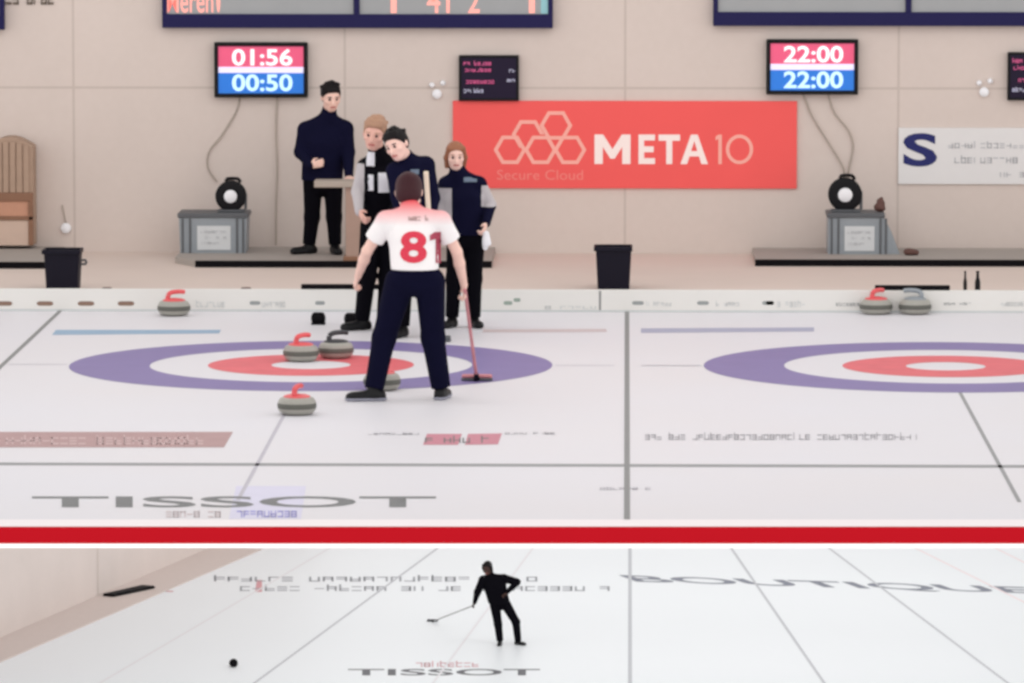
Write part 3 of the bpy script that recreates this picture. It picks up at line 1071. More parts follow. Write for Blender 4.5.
project_text('printed_number', '8', 400, 427, 231, 263, jersey, M_NUM, 0.03)
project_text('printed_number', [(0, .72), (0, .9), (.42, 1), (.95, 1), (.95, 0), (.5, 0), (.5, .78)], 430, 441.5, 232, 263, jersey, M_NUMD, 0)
# the printed name is too small to read: one row of strokes
b = MB()
loc = root_of(jersey).location
tree = BVHTree.FromPolygons([v.co + loc for v in jersey.data.vertices], [tuple(p.vertices) for p in jersey.data.polygons])
for u0, v0, u1, v1 in marks(6, 33, 0.2):
    pts = []
    for u, v in ((u0, v0), (u1, v0), (u1, v1), (u0, v1)):
        d = ray(406 + u * 23, 220.5 - v * 5.5).normalized()
        hit = tree.ray_cast(V((0, 0, CAMH)), d)[0]
        pts.append((hit if hit else d * (Y0 / d.y) + V((0, 0, CAMH))) - V((0, 0.006, 0)))
    b.quad(pts)
b.build('printed_name', M_NAME, jersey)

# coach by the stand
Yc = 51.5
zc = 0.057
J = joints(Yc, dict(head=(331, 97, -0.08), neck=(329, 113, -0.02), shL=(306, 130), shR=(345, 129), chest=(324, 142), pelvis=(322, 178),
                    elL=(301, 152, -0.04), elR=(348, 152, -0.03), wrL=(311, 166, -0.22), wrR=(349, 177, -0.24), hipL=(313, 182), hipR=(333, 182),
                    knL=(312, 217), knR=(334, 217), ankL=(309, 246), ankR=(335, 247)), zc)
for sd in 'LR':
    J['ank' + sd].z = zc + 0.085
person('person', 'person in dark navy jacket and black trousers with black hair, standing by the wooden stand', J, 0.95, 0.0075,
       V((0.28, -0.9, -0.34)), V((0.05, -0.3, 0.95)), M_SKIN2, M_HBLK, 'short', M_NAVYC, M_BLKC, M_SHOE, hem=J['pelvis'].z - 0.02, fat=1.16,
       hands=((60, V((0.8, -0.2, 0.25)), V((0, 1, 0))), (30, V((0.25, -0.7, -0.1)), V((0, 0, -1)))), toes=(V((-0.75, -0.5, 0)), V((0.25, -1, 0))), hs=1.15)

# blond player
Yp = on(380, 331).y
J = joints(Yp + 0.1, dict(head=(374.5, 134, -0.06), neck=(377, 152, 0.0), shL=(365, 167, 0.0), shR=(398, 167, 0.04), chest=(382, 178), pelvis=(383, 222),
                    elL=(358, 192, -0.05), elR=(402, 196, -0.12), wrL=(360, 212, -0.24), wrR=(392, 212, -0.26), hipL=(372, 226), hipR=(392, 226),
                    knL=(367, 276, -0.05), knR=(388, 277), ankL=(362, 322), ankR=(384, 322)))
for sd in 'LR':
    J['ank' + sd].z = 0.085
_j = J
_bl = lambda c: c
shx0 = J['shL'].x


def blond_sleeve(c):
    w = c
    return w.x < at(364, 170, Yp).x and w.z < at(364, 164, Yp).z


person('person', 'person with sandy blond hair in black jacket with white panels and grey sleeves, facing us', J, 0.98, 0.0075,
       V((-0.15, -0.95, -0.22)), V((0.10, -0.2, 0.97)), M_SKIN, M_HBLO, 'short', M_BLKC, M_BLKC, M_SHOE, hem=J['pelvis'].z - 0.03, fat=0.93,
       hands=((60, V((0.3, -0.6, -0.5)), None), (60, V((-0.4, -0.5, -0.5)), None)), toes=(V((-0.8, -0.6, 0)), V((0.1, -1, 0))), hs=1.14,
       top_mats=[M_BLKC, M_GRYC, M_WHTC],
       top_tests=[(1, blond_sleeve),
                  (2, lambda c: c.y < Yp + 0.10 and at(366, 0, Yp).x < c.x < at(374, 0, Yp).x and at(0, 166, Yp).z < c.z < at(0, 152, Yp).z),
                  (2, lambda c: c.y < Yp + 0.12 and at(368, 0, Yp).x < c.x < at(373, 0, Yp).x and at(0, 190, Yp).z < c.z < at(0, 174, Yp).z),
                  (2, lambda c: c.y < Yp + 0.12 and at(378, 0, Yp).x < c.x < at(392, 0, Yp).x and at(0, 192, Yp).z < c.z < at(0, 172, Yp).z)])

# dark haired player leaning over
J = joints(Yp - 0.45, dict(head=(397, 145, -0.10), neck=(407, 160, -0.02), shL=(395, 171, -0.06), shR=(426, 165, 0.06), chest=(412, 186, 0.02), pelvis=(416, 226, 0.08),
                    elL=(398, 198, -0.12), elR=(433, 198, 0.05), wrL=(404, 222, -0.22), wrR=(430, 222, -0.12), hipL=(406, 230, 0.08), hipR=(426, 230, 0.08),
                    knL=(404, 278, 0.02), knR=(430, 278), ankL=(402, 322), ankR=(431, 322)))
for sd in 'LR':
    J['ank' + sd].z = 0.085
person('person', 'dark haired person in navy jacket leaning head towards blond player, holding a cream broom', J, 0.97, 0.0075,
       V((-0.42, -0.85, -0.30)), V((-0.42, -0.2, 0.88)), M_SKIN2, M_HBLK, 'short', M_NAVYC, M_BLKC, M_SHOE, hem=J['pelvis'].z - 0.03,
       hands=((60, None, None), (80, V((0.1, -0.5, -0.6)), V((-1, 0, 0)))), toes=(V((-0.3, -1, 0)), V((0.3, -1, 0))), hs=1.1,
       top_mats=[M_NAVYC, M_TEAL],
       top_tests=[(1, lambda c: c.y < Yp - 0.4 and at(413, 0, Yp).x < c.x < at(421, 0, Yp).x and at(0, 169, Yp).z < c.z < at(0, 164, Yp).z)])
WRC = J['wrR']

# ginger haired player
Yd = on(464, 327).y
J = joints(Yd, dict(head=(455.5, 156, -0.04), neck=(457, 171, 0.0), shL=(446, 184), shR=(479, 184), chest=(464, 197), pelvis=(466, 231),
                    elL=(443, 206, 0.06), elR=(490, 205, 0.05), wrL=(449, 229, -0.04), wrR=(486, 224, -0.14), hipL=(457, 235), hipR=(475, 235),
                    knL=(454, 279), knR=(474, 279), ankL=(452, 318), ankR=(474, 319)))
for sd in 'LR':
    J['ank' + sd].z = 0.08
Jd = J


def ginger_sleeve(c):
    return (c.x > at(481.5, 190, Yd).x and at(0, 206, Yd).z < c.z < at(0, 184, Yd).z) or (c.x < at(452, 190, Yd).x and at(0, 226, Yd).z < c.z < at(0, 187, Yd).z and c.y < Yd + 0.03)


person('person', 'person with ginger brown hair in navy top with grey sleeves, standing before red banner', J, 0.86, 0.0075,
       V((0.12, -0.97, -0.22)), V((0.02, -0.2, 0.97)), M_SKIN2, M_HGIN, 'long', M_NAVYC, M_BLKC, M_SHOE, hem=J['pelvis'].z - 0.03,
       hands=((50, None, None), (60, V((-0.2, -0.5, -0.6)), V((-1, 0, 0)))), toes=(V((-0.3, -1, 0)), V((0.35, -1, 0))), hs=1.1,
       top_mats=[M_NAVYC, M_GRYC, M_TEAL],
       top_tests=[(1, ginger_sleeve),
                  (2, lambda c: c.y < Yd - 0.05 and at(464, 0, Yd).x < c.x < at(477, 0, Yd).x and at(0, 180.5, Yd).z < c.z < at(0, 176, Yd).z)])
# white cloth in her hand
b = Blob()
pw = Jd['wrR'] + V((0.0, -0.05, -0.07))
b.flat(pw, pw + V((0.01, 0, -0.085)), (0.026, 0.020, 0.02), (0.034, 0.016, 0.02), V((1, 0, 0)), V((0, 1, 0)), 0.02)
b.flat(pw + V((-0.01, -0.01, -0.05)), pw + V((-0.005, 0.005, -0.12)), (0.016, 0.012, 0.02), (0.022, 0.010, 0.02), V((1, 0, 0)), V((0, 1, 0)), 0.02)
tag(link_mesh('cloth', b.mesh(0.006), M_HUB, None, pw - V((0, 0, 0.12)), True), 'small white cloth held by the ginger haired person', 'cloth')

# lone curler on the lower rink
def JF(spec):
    return joints(YF, spec, ZL)


J = JF(dict(head=(487.5, 568, -0.05), neck=(490, 575.5, 0.0), shL=(483, 580), shR=(504, 578.5), chest=(495, 587), pelvis=(499, 602),
            elL=(477.5, 592, -0.02), elR=(517, 582, 0.05), wrL=(474.5, 603, -0.12), wrR=(506.5, 593, -0.12), hipL=(495, 605), hipR=(505.5, 604),
            knL=(498, 624), knR=(516, 622, -0.08), ankL=(500, 641), ankR=(518, 639.5, 0.05)))
J['ankL'].z = J['ankR'].z = ZL + 0.085
person('person', 'lone person all in black sliding a broom on the ice below the red bar', J, 0.98, 0.0085,
       V((-0.3, -0.85, -0.4)), V((-0.1, -0.35, 0.93)), mat('dark_brown_skin', (70, 50, 46), 0.6, 0.2), M_HBLK, 'long', M_BLKC, M_BLKC, M_SHOE, hem=J['pelvis'].z - 0.03, fat=1.28,  # skin in a dark brown of its own
       hands=((80, V((-0.35, -0.5, -0.5)), None), (60, V((-0.5, -0.4, -0.3)), V((0, 0, -1)))), toes=(V((-0.1, -1, 0)), V((0.75, -0.6, 0))), hs=1.15, lw=1.12)
JLC = J

# ================================================================== BROOMS
def broom(label, hand_p, foot_p, top_p, sm, hm, pad=V((1, 0, 0)), r=0.0125):
    base = V(foot_p)
    root = thing('curling_broom', label, 'broom', base)
    MB().tube([top_p, hand_p, base + (V(hand_p) - base).normalized() * 0.05], r, 12).build('shaft', sm, root, smooth=True)
    d = (V(hand_p) - base).normalized()
    MB().tube([base + d * 0.12, base + d * 0.035], r * 1.25, 12, r * 1.9).build('ferrule', M_BLACKP, root, smooth=True)
    pd_ = V(pad).normalized() * 0.095
    B = Blob()
    B.flat(base - pd_ + V((0, 0, 0.036)), base + pd_ + V((0, 0, 0.036)), (0.02, 0.03, 0.016), (0.02, 0.03, 0.016), pad, V(pad).cross(V((0, 0, 1))), 0.01)
    link_mesh('broom_head', B.mesh(0.006), hm, root, smooth=True)
    B = Blob()
    B.flat(base - pd_ + V((0, 0, 0.014)), base + pd_ + V((0, 0, 0.014)), (0.024, 0.034, 0.013), (0.024, 0.034, 0.013), pad, V(pad).cross(V((0, 0, 1))), 0.01, [(base + V((0, 0, 0.001)), V((0, 0, -1)))])
    link_mesh('pad', B.mesh(0.006), M_GREYD, root, smooth=True)
    return root


hp = P81['wrR'] + V((0.012, 0.045, -0.09))
fp = on(477, 381)
broom('broom with pink grey shaft in right hand of the player in jersey 81', hp, fp, hp + (hp - fp).normalized() * 0.10, M_PINKS, M_PINKS)
hp = WRC + V((0.0, -0.04, -0.07))
tp = at(426, 172, Yp - 0.75)
fp = on(440, 336)
broom('cream shafted broom held upright by the dark haired leaning person', hp, V((hp.x + 0.06, hp.y - 0.25, 0)), tp, M_CREAM, M_GREYD, r=0.020)
hp = JLC['wrL'] + V((-0.03, -0.04, -0.05))
fp = on(432.5, 621.5, ZL)
broom('broom stretched out to the left by the lone person in black', hp, fp, hp + (hp - fp).normalized() * 0.12, M_STEEL, M_GREYD, r=0.014)

# ================================================================== THINGS ON THE WALL
def wr(x0, y0, x1, y1):
    """wall rectangle: left, bottom, right, top in metres"""
    a, c = at(x0, y1, YW), at(x1, y0, YW)
    return a.x, a.z, c.x, c.z


def frame_box(b, x0, x1, z0, z1, y0, y1, t):
    b.box(x0, x1, y0, y1, z0, z0 + t, 0.004)
    b.box(x0, x1, y0, y1, z1 - t, z1, 0.004)
    b.box(x0, x0 + t, y0, y1, z0 + t, z1 - t, 0.004)
    b.box(x1 - t, x1, y0, y1, z0 + t, z1 - t, 0.004)


M_CP = mat('pink_screen', (216, 84, 120), 0.3, 0.3, emit=0.35)
M_CB = mat('blue_screen', (36, 112, 204), 0.3, 0.3, emit=0.35)
M_CD = mat('pale_screen_band', (226, 220, 250), 0.3, 0.3, emit=0.4)
M_CT = mat('white_screen_digits', (255, 236, 240), 0.3, 0.3, emit=0.5)
M_CT2 = mat('pale_blue_screen_digits', (196, 232, 255), 0.3, 0.3, emit=0.5)
M_SCR = mat('dark_screen', (22, 10, 36), 0.4, 0.2, emit=0.3)
M_SCT = mat('pink_screen_text', (206, 92, 140), 0.3, 0.3, emit=0.5)
M_SCW = mat('pale_screen_text', (190, 190, 210), 0.3, 0.3, emit=0.4)


def clock(x0, y0, x1, y1, t1, t2, label):
    X0, Z0, X1, Z1 = wr(x0, y0, x1, y1)
    root = thing('clock_screen', label, 'screen', ((X0 + X1) / 2, YW, Z0), 'game clock screens on the wall')
    b = MB().box(X0, X1, YW - 0.075, YW - 0.001, Z0, Z1, 0.015)
    b.build('casing', M_BLACKP, root)
    b = MB(); frame_box(b, X0, X1, Z0, Z1, YW - 0.09, YW - 0.07, 0.038)
    b.build('bezel', M_BLACKP, root)
    a, c = X0 + 0.038, X1 - 0.038
    lo, hi = Z0 + 0.038, Z1 - 0.038
    mid = (lo + hi) / 2
    bt = 0.028
    y = YW - 0.077
    MB().box(a, c, y, y + 0.006, mid + bt, hi).build('upper_display', M_CP, root)
    MB().box(a, c, y, y + 0.006, lo, mid - bt).build('lower_display', M_CB, root)
    MB().box(a, c, y, y + 0.006, mid - bt, mid + bt).build('divider_band', M_CD, root)
    wid = c - a
    for t, z0, z1, m in ((t1, mid + bt + 0.012, hi - 0.022, M_CT), (t2, lo + 0.02, mid - bt - 0.012, M_CT2)):
        wall_text('digits', t, a + wid * 0.16, c - wid * 0.13, z0, z1, y - 0.002, m, root, 0.022)
    return root


clock(215, 42, 308, 97, '01:56', '00:50', 'wall clock screen reading 01:56 in pink over 00:50 in blue')
clock(766, 39, 858, 94, '22:00', '22:00', 'wall clock screen reading 22:00 in both its pink and blue halves')


def monitor(x0, y0, x1, y1, label, seed):
    X0, Z0, X1, Z1 = wr(x0, y0, x1, y1)
    root = thing('monitor', label, 'screen', ((X0 + X1) / 2, YW, Z0))
    MB().box(X0, X1, YW - 0.06, YW - 0.001, Z0, Z1, 0.01).build('casing', M_BLACKP, root)
    b = MB(); frame_box(b, X0, X1, Z0, Z1, YW - 0.07, YW - 0.055, 0.025)
    b.build('bezel', M_BLACKP, root)
    MB().box(X0 + 0.025, X1 - 0.025, YW - 0.064, YW - 0.06, Z0 + 0.025, Z1 - 0.025).build('display', M_SCR, root)
    w = X1 - X0
    hgt = Z1 - Z0
    for k, (u0, u1, v0, v1, n, m) in enumerate(((.08, .55, .78, .88, 8, M_SCT), (.10, .55, .64, .73, 7, M_SCT), (.12, .6, .38, .48, 8, M_SCT), (.08, .42, .18, .28, 6, M_SCW), (.84, .95, .62, .72, 2, M_SCW), (.80, .95, .42, .5, 2, M_SCW))):
        wall_marks('screen_text', n, seed + k, X0 + u0 * w, X0 + u1 * w, Z0 + v0 * hgt, Z0 + v1 * hgt, YW - 0.066, m, root)


monitor(459, 55, 519, 100.5, 'small dark monitor with pink text above the left end of the red banner', 60)
monitor(1007, 52, 1067, 100, 'small dark monitor cut by right edge above the white sign', 70)

M_SBP = mat('grey_score_panel', (160, 162, 164), 0.5, 0.25, var=0.04)
M_SBR = mat('pale_red_score_text', (246, 170, 160), 0.5, 0.25, emit=0.35)
M_SBC = mat('pale_cyan_score_panel', (150, 200, 206), 0.5, 0.25)


def scoreboard(x0, x1, ybot, split, label, texts):
    X0, Z0, X1, _ = wr(x0, 0, x1, ybot)
    Z1 = Z0 + 0.95
    root = thing('scoreboard', label, 'scoreboard', ((X0 + X1) / 2, YW, Z0), 'scoreboards along the top of the wall')
    MB().box(X0, X1, YW - 0.07, YW - 0.001, Z0, Z1, 0.004).build('backing', M_NAVY, root)
    b = MB()
    yb, yf = YW - 0.10, YW - 0.065
    b.box(X0, X1, yb, yf, Z0, Z0 + 0.13, 0.004)
    b.box(X0, X1, yb, yf, Z1 - 0.08, Z1, 0.004)
    b.box(X0, X0 + 0.045, yb, yf, Z0 + 0.13, Z1 - 0.08, 0.004)
    b.box(X1 - 0.045, X1, yb, yf, Z0 + 0.13, Z1 - 0.08, 0.004)
    S = at(split, 5, YW).x
    if X0 < S < X1:
        b.box(S - 0.028, S + 0.028, yb, yf, Z0 + 0.13, Z1 - 0.08, 0.004)
    b.build('frame', M_NAVY, root)
    for a, c in ((X0 + 0.045, S - 0.028), (S + 0.028, X1 - 0.045)):
        MB().box(a, c, YW - 0.075, YW - 0.068, Z0 + 0.13, Z1 - 0.08).build('score_panel', M_SBP, root)
    for t, a, c, m, n in texts:
        xa, xc = at(a, 5, YW).x, at(c, 5, YW).x
        if t == '|':
            MB().box(xa, xc, YW - 0.082, YW - 0.075, Z0 + 0.135, Z0 + 0.40).build('coloured_cell', m, root)
        elif t:
            wall_text('score_text', t, xa, xc, Z0 + 0.14, Z0 + 0.37, YW - 0.078, m, root, 0.012)
        else:
            wall_marks('team_name', n, 81, xa, xc, Z0 + 0.14, Z0 + 0.36, YW - 0.078, m, root)


scoreboard(163, 553, 27.5, 357, 'grey scoreboard with navy frame and red text above the left clock screen',
           (('Meren', 167, 214, M_SBR, 0), ('.', 217, 221, M_SBR, 0), ('1', 391, 397, M_SBR, 0), ('41', 427, 450, M_SBR, 0), ('2', 468, 480, M_SBR, 0), ('1', 529, 535, M_SBR, 0), ('|', 541, 549, M_SBC, 0)))
scoreboard(713, 1103, 25.5, 908, 'blank grey scoreboard with navy frame above the right clock screen', ())
scoreboard(-385, 5, 29, -190, 'navy framed scoreboard of which only the corner shows at the upper left edge', ())

# red banner
X0, Z0, X1, Z1 = wr(453, 101, 797, 188)
ban = thing('banner', 'coral red wall banner reading META10 with a white hexagon emblem', 'banner', ((X0 + X1) / 2, YW, Z0))
MB().box(X0, X1, YW - 0.03, YW - 0.001, Z0, Z1, 0.004).build('panel', M_BANR, ban)


def bx(px):
    return at(px, 150, YW - 0.03).x


def bzz(py):
    return at(625, py, YW - 0.03).z


yb = YW - 0.0325
GL = {'M': [[(0, 0), (0, 1), (.24, 1), (.5, .5), (.76, 1), (1, 1), (1, 0), (.77, 0), (.77, .58), (.56, .18), (.44, .18), (.23, .58), (.23, 0)]],
      'E': [[(0, 0), (0, 1), (1, 1), (1, .8), (.34, .8), (.34, .6), (.92, .6), (.92, .4), (.34, .4), (.34, .2), (1, .2), (1, 0)]],
      'T': [[(.36, 0), (.36, .79), (0, .79), (0, 1), (1, 1), (1, .79), (.64, .79), (.64, 0)]],
      'A': [[(0, 0), (.38, 1), (.5, 1), (.5, .78), (.24, 0)], [(1, 0), (.76, 0), (.5, .78), (.5, 1), (.62, 1)], [(.327, .26), (.673, .26), (.613, .44), (.387, .44)]],
      '1': [[(0, .80), (0, .93), (.45, 1), (1, 1), (1, 0), (.45, 0), (.45, .86)]]}
for ch, x0, x1, m in (('M', 594.5, 630.5, M_BANT), ('E', 638.5, 655, M_BANT), ('T', 658.5, 680, M_BANT), ('A', 680.5, 708, M_BANT), ('1', 715.5, 721.8, M_BANP)):
    b = MB()
    for poly in GL[ch]:
        b.bm.faces.new([b.bm.verts.new((bx(x0 + u * (x1 - x0)), yb, bzz(164 - v * 29.5))) for u, v in poly])
    bmesh.ops.remove_doubles(b.bm, verts=b.bm.verts[:], dist=0.0005)
    b.build('printed_letter', m, ban)
b = MB()
zc0 = V((bx(739.5), yb, bzz(149.2)))
kx = YW / FPX
for i in range(40):
    a0, a1 = 2 * math.pi * i / 40, 2 * math.pi * (i + 1) / 40
    pt = lambda rx, rz, a: (zc0.x + rx * kx * math.cos(a), yb, zc0.z + rz * kx * math.sin(a))
    b.quad([pt(10.2, 11.4, a0), pt(13.6, 14.8, a0), pt(13.6, 14.8, a1), pt(10.2, 11.4, a1)])
b.build('printed_letter', M_BANP, ban)
wall_text('printed_tagline', 'Secure Cloud', bx(497), bx(583), bzz(180), bzz(170), yb, M_BANF, ban, 0.0)
for n_h, (hx, hy, es) in enumerate(((510, 150, range(6)), (540.5, 150, range(6)), (570, 150, range(6)), (528, 134.5, (0, 1, 2, 3)), (556, 125.5, range(6)))):
    b = MB()
    c = V((bx(hx), yb - 0.0006 * n_h, bzz(hy)))
    ro, ri = 16.4 * kx, 12.2 * kx
    pt = lambda r, i: (c.x + r * math.cos(i * math.pi / 3), c.y, c.z + r * math.sin(i * math.pi / 3))
    for i in es:
        b.quad([pt(ri, i), pt(ro, i), pt(ro, i + 1), pt(ri, i + 1)])
    b.build('hexagon_emblem', M_BANP, ban)

# white sign with an S
X0, Z0, X1, Z1 = wr(898, 128, 1120, 184)
sg = thing('sign', 'pale wall sign with a dark blue S emblem and grey text', 'sign', ((X0 + X1) / 2, YW, Z0))
MB().box(X0, X1, YW - 0.025, YW - 0.001, Z0, Z1, 0.004).build('panel', M_SIGN, sg)
ys = YW - 0.0275
sx_ = lambda px: at(px, 150, YW).x
sz_ = lambda py: at(970, py, YW).z
wall_text('emblem', 'S', sx_(903), sx_(937), sz_(166.5), sz_(133), ys, M_SIGNB, sg, 0.03)
for k, (a, c, y0, y1, n) in enumerate(((948, 1090, 141, 148, 22), (948, 1090, 155, 163, 22), (1000, 1090, 170, 177, 14))):
    wall_marks('sign_text', n, 90 + k, sx_(a), sx_(c), sz_(y1), sz_(y0), ys, M_SIGNT, sg)

# dark letters cut off by the top of the photograph
r0 = wr(6, 0, 55, 4.5)
wl = thing('wall_lettering', 'dark lettering high on the wall at the upper left corner', 'sign', (r0[0], YW, r0[1]))
b = MB()
for u0, v0, u1, v1 in marks(7, 101, 0.2):
    X0, X1 = r0[0] + u0 * (r0[2] - r0[0]), r0[0] + u1 * (r0[2] - r0[0])
    b.box(X0, X1, YW - 0.012, YW - 0.001, r0[1] + v0 * 0.16, r0[1] + v1 * 0.16)
b.build('letters', mat('dark_brown_letters', (112, 100, 88)), wl)

# wall fittings
def knob(px, py, r, label, grp=None, name='wall_hook'):
    p = at(px, py, YW)
    o = MB().lathe([(r * 0.75, -0.001), (r, -0.012), (r * 0.95, -0.03), (r * 0.55, -0.042), (0.002, -0.045)], (p.x, YW, p.z), 'Y', 20).build(name, M_HUB, None, (p.x, YW, p.z), True)
    tag(o, label, 'wall hook', grp)


for bx0, by0, tx in ((437, 94, 'beside the dark monitor at centre'), (984, 92, 'left of the monitor at the right edge')):
    knob(bx0, by0, 0.045, 'lowest and largest white wall hook of three ' + tx)
    knob(bx0 - 5, by0 - 9, 0.026, 'left upper white wall hook of three ' + tx)
    knob(bx0 + 6, by0 - 11, 0.026, 'right upper white wall hook of three ' + tx)
knob(66, 228, 0.05, 'white round wall fitting above the left waste bin')

# ================================================================== ALONG THE WALL
def mat_podium(x0, x1, label, yb_=267.5, back_left=0.0):
    a, c = on(x0, yb_), on(x1, yb_)
    yf = a.y
    root = thing('floor_platform', label, 'platform', ((a.x + c.x) / 2, (yf + YW) / 2, 0), 'low black edged platforms along the wall')
    MB().box(a.x, c.x, yf, yf + 0.05, 0.0, 0.060, 0.006).build('front_edge', M_BLACK, root)
    b = MB()
    poly = [(a.x + 0.005, yf + 0.05), (c.x - 0.005, yf + 0.05), (c.x - 0.005, YW - 0.06), (a.x + 0.005 - back_left, YW - 0.06)]
    if back_left:
        poly.append((a.x + 0.005 - back_left, yf + 0.45))
    lo_ = [b.bm.verts.new((x, y, 0.0)) for x, y in poly]
    hi_ = [b.bm.verts.new((x, y, 0.056)) for x, y in poly]
    b.bm.faces.new(lo_)
    b.bm.faces.new(hi_)
    for i in range(len(poly)):
        j = (i + 1) % len(poly)
        b.bm.faces.new((lo_[i], lo_[j], hi_[j], hi_[i]))
    b.build('top_mat', M_MATT, root)
    return yf


mat_podium(195, 492, 'low grey platform with black front edge under the standing coach', back_left=0.22)
mat_podium(755, 1120, 'long low platform with black front edge below the white sign', 266.3)
mat_podium(-150, 46, 'low platform with black front edge behind the left waste bin', 268.5)


def bin_(x0, x1, y0, y1, label, handle):
    c = on((x0 + x1) / 2, y1)
    k = c.y / FPX
    ht = (y1 - y0) * k * 1.0
    a1 = (x1 - x0) / 2 * k
    a0 = a1 * 0.86
    root = thing('waste_bin', label, 'bin', (c.x, c.y + a1, 0), 'dark waste bins behind the bumper')
    cc = root.location
    MB().frustum(cc.x, cc.y, 0.0, ht - 0.02, a0, a0 * 0.9, a1 * 0.97, a1 * 0.9, 0.012).build('bucket', M_BIN, root)
    b = MB()
    for sx, sy in ((1, 0), (-1, 0), (0, 1), (0, -1)):
        if sx:
            b.box(cc.x + sx * a1 - 0.012, cc.x + sx * a1 + 0.004, cc.y - a1 * 0.95, cc.y + a1 * 0.95, ht - 0.035, ht, 0.004)
        else:
            b.box(cc.x - a1, cc.x + a1, cc.y + sy * a1 * 0.93 - 0.01, cc.y + sy * a1 * 0.93 + 0.01, ht - 0.035, ht, 0.004)
    b.build('rim', M_BIN, root)
    MB().box(cc.x - a1 * 0.93, cc.x + a1 * 0.93, cc.y - a1 * 0.85, cc.y + a1 * 0.85, ht - 0.045, ht - 0.03).build('bin_liner', M_BLACK, root)
    if handle:
        p = V((cc.x + a1, cc.y, ht * 0.72))
        MB().tube(spline([p, p + V((0.035, 0, 0.0)), p + V((0.04, 0, -0.03)), p + V((0.0, 0, -0.035))], 6), 0.010, 8).build('handle', M_GREYD, root)


bin_(43, 80, 250, 291, 'dark waste bin at the left, with a small side handle', True)
bin_(595, 632, 247, 290, 'dark waste bin below the middle of the red banner', False)


def crate(x0, x1, y0, y1, label, slope, yd):
    a, c = at(x0, y1, yd), at(x1, y1, yd)
    top = at(x0, y0, yd).z
    zb = 0.0565
    root = thing('storage_crate', label, 'crate', ((a.x + c.x) / 2, yd + 0.2, zb), 'grey crates against the wall')
    W_ = c.x - a.x
    H_ = top - zb
    if slope:
        poly = [(a.x, zb), (c.x + 0.10, zb), (c.x + 0.02, zb + H_ * 0.55), (c.x - 0.05, top - 0.035), (a.x, top - 0.035)]
    else:
        poly = [(a.x + 0.012, zb), (c.x - 0.012, zb), (c.x, top - 0.035), (a.x, top - 0.035)]
    MB().prism(poly, yd, yd + 0.42).build('body', M_GREY, root)
    xr = c.x - 0.05 if slope else c.x
    MB().box(a.x - 0.012, xr + 0.012, yd - 0.015, yd + 0.435, top - 0.045, top, 0.01).build('lid', M_GREYD, root)
    for t in (0.04, 0.15, 0.84, 0.93):
        MB().box(a.x + t * W_, a.x + t * W_ + 0.02, yd - 0.012, yd + 0.002, zb, top - 0.05, 0.003).build('corner_rib', M_GREYD, root)
    l0, l1 = (0.27, 0.76)
    lab = MB().box(a.x + l0 * W_, a.x + l1 * W_, yd - 0.006, yd - 0.001, zb + H_ * 0.08, zb + H_ * 0.68).build('paper_label', M_LABEL, root)
    for k in range(3):
        wall_marks('label_text', 7, 120 + k, a.x + (l0 + 0.05) * W_, a.x + (l1 - 0.05) * W_, zb + H_ * (0.22 + 0.14 * k), zb + H_ * (0.30 + 0.14 * k), yd - 0.0075, M_SIGNT, lab)
    return top


def reel(px, py, top, label, yd):
    c = at(px, py, yd + 0.18)
    R = c.z - top - 0.002
    root = thing('cable_reel', label, 'cable reel', (c.x, c.y, top), 'black cable reels on crates')
    cc = V((c.x, c.y, c.z))
    B = MB().lathe([(R * 0.45, -0.05), (R * 0.9, -0.055), (R, -0.05), (R * 1.0, -0.04), (R * 0.84, -0.03), (R * 0.84, 0.03), (R, 0.04), (R, 0.05), (R * 0.45, 0.055)], cc, 'Y', 40)
    B.build('drum', M_BLACKP, root, smooth=True)
    b = MB()
    for k in range(6):
        rr = R * (0.86 + 0.012 * (k % 2))
        pts = [cc + V((rr * math.cos(t), -0.025 + k * 0.01, rr * math.sin(t))) for t in [2 * math.pi * i / 32 for i in range(33)]]
        b.tube(pts, 0.007, 6)
    b.build('wound_cable', M_BLACK, root, smooth=True)
    MB().lathe([(R * 0.42, -0.052), (R * 0.42, -0.066), (R * 0.34, -0.074), (0.004, -0.078)], cc, 'Y', 28).build('hub', M_HUB, root, smooth=True)
    b = MB()
    b.box(cc.x - R * 0.85, cc.x + R * 0.9, cc.y - 0.07, cc.y + 0.07, top + 0.001, top + 0.022, 0.006)
    b.box(cc.x + R * 0.86, cc.x + R * 1.04, cc.y - 0.02, cc.y + 0.02, top + 0.02, cc.z + R * 0.2, 0.006)
    b.build('stand', M_GREYD, root)
    b = MB()
    b.tube(spline([cc + V((-0.05, 0, R * 0.95)), cc + V((-0.03, 0, R * 1.12)), cc + V((0.06, 0, R * 1.12)), cc + V((0.09, 0, R * 0.88))], 6), 0.016, 8)
    b.build('carry_handle', M_BLACKP, root, smooth=True)
    return cc, R


YC = 51.55
t1 = crate(179, 247, 213, 256, 'grey storage crate with paper label below the left clock screen', False, YC)
c1, r1 = reel(231, 196, t1, 'black cable reel with white hub on the left grey crate', YC)
t2 = crate(828, 889, 213, 252, 'grey storage crate with sloping right side on the right platform', True, YC)
c2, r2 = reel(845, 194.5, t2, 'black cable reel with white hub on the right grey crate', YC)
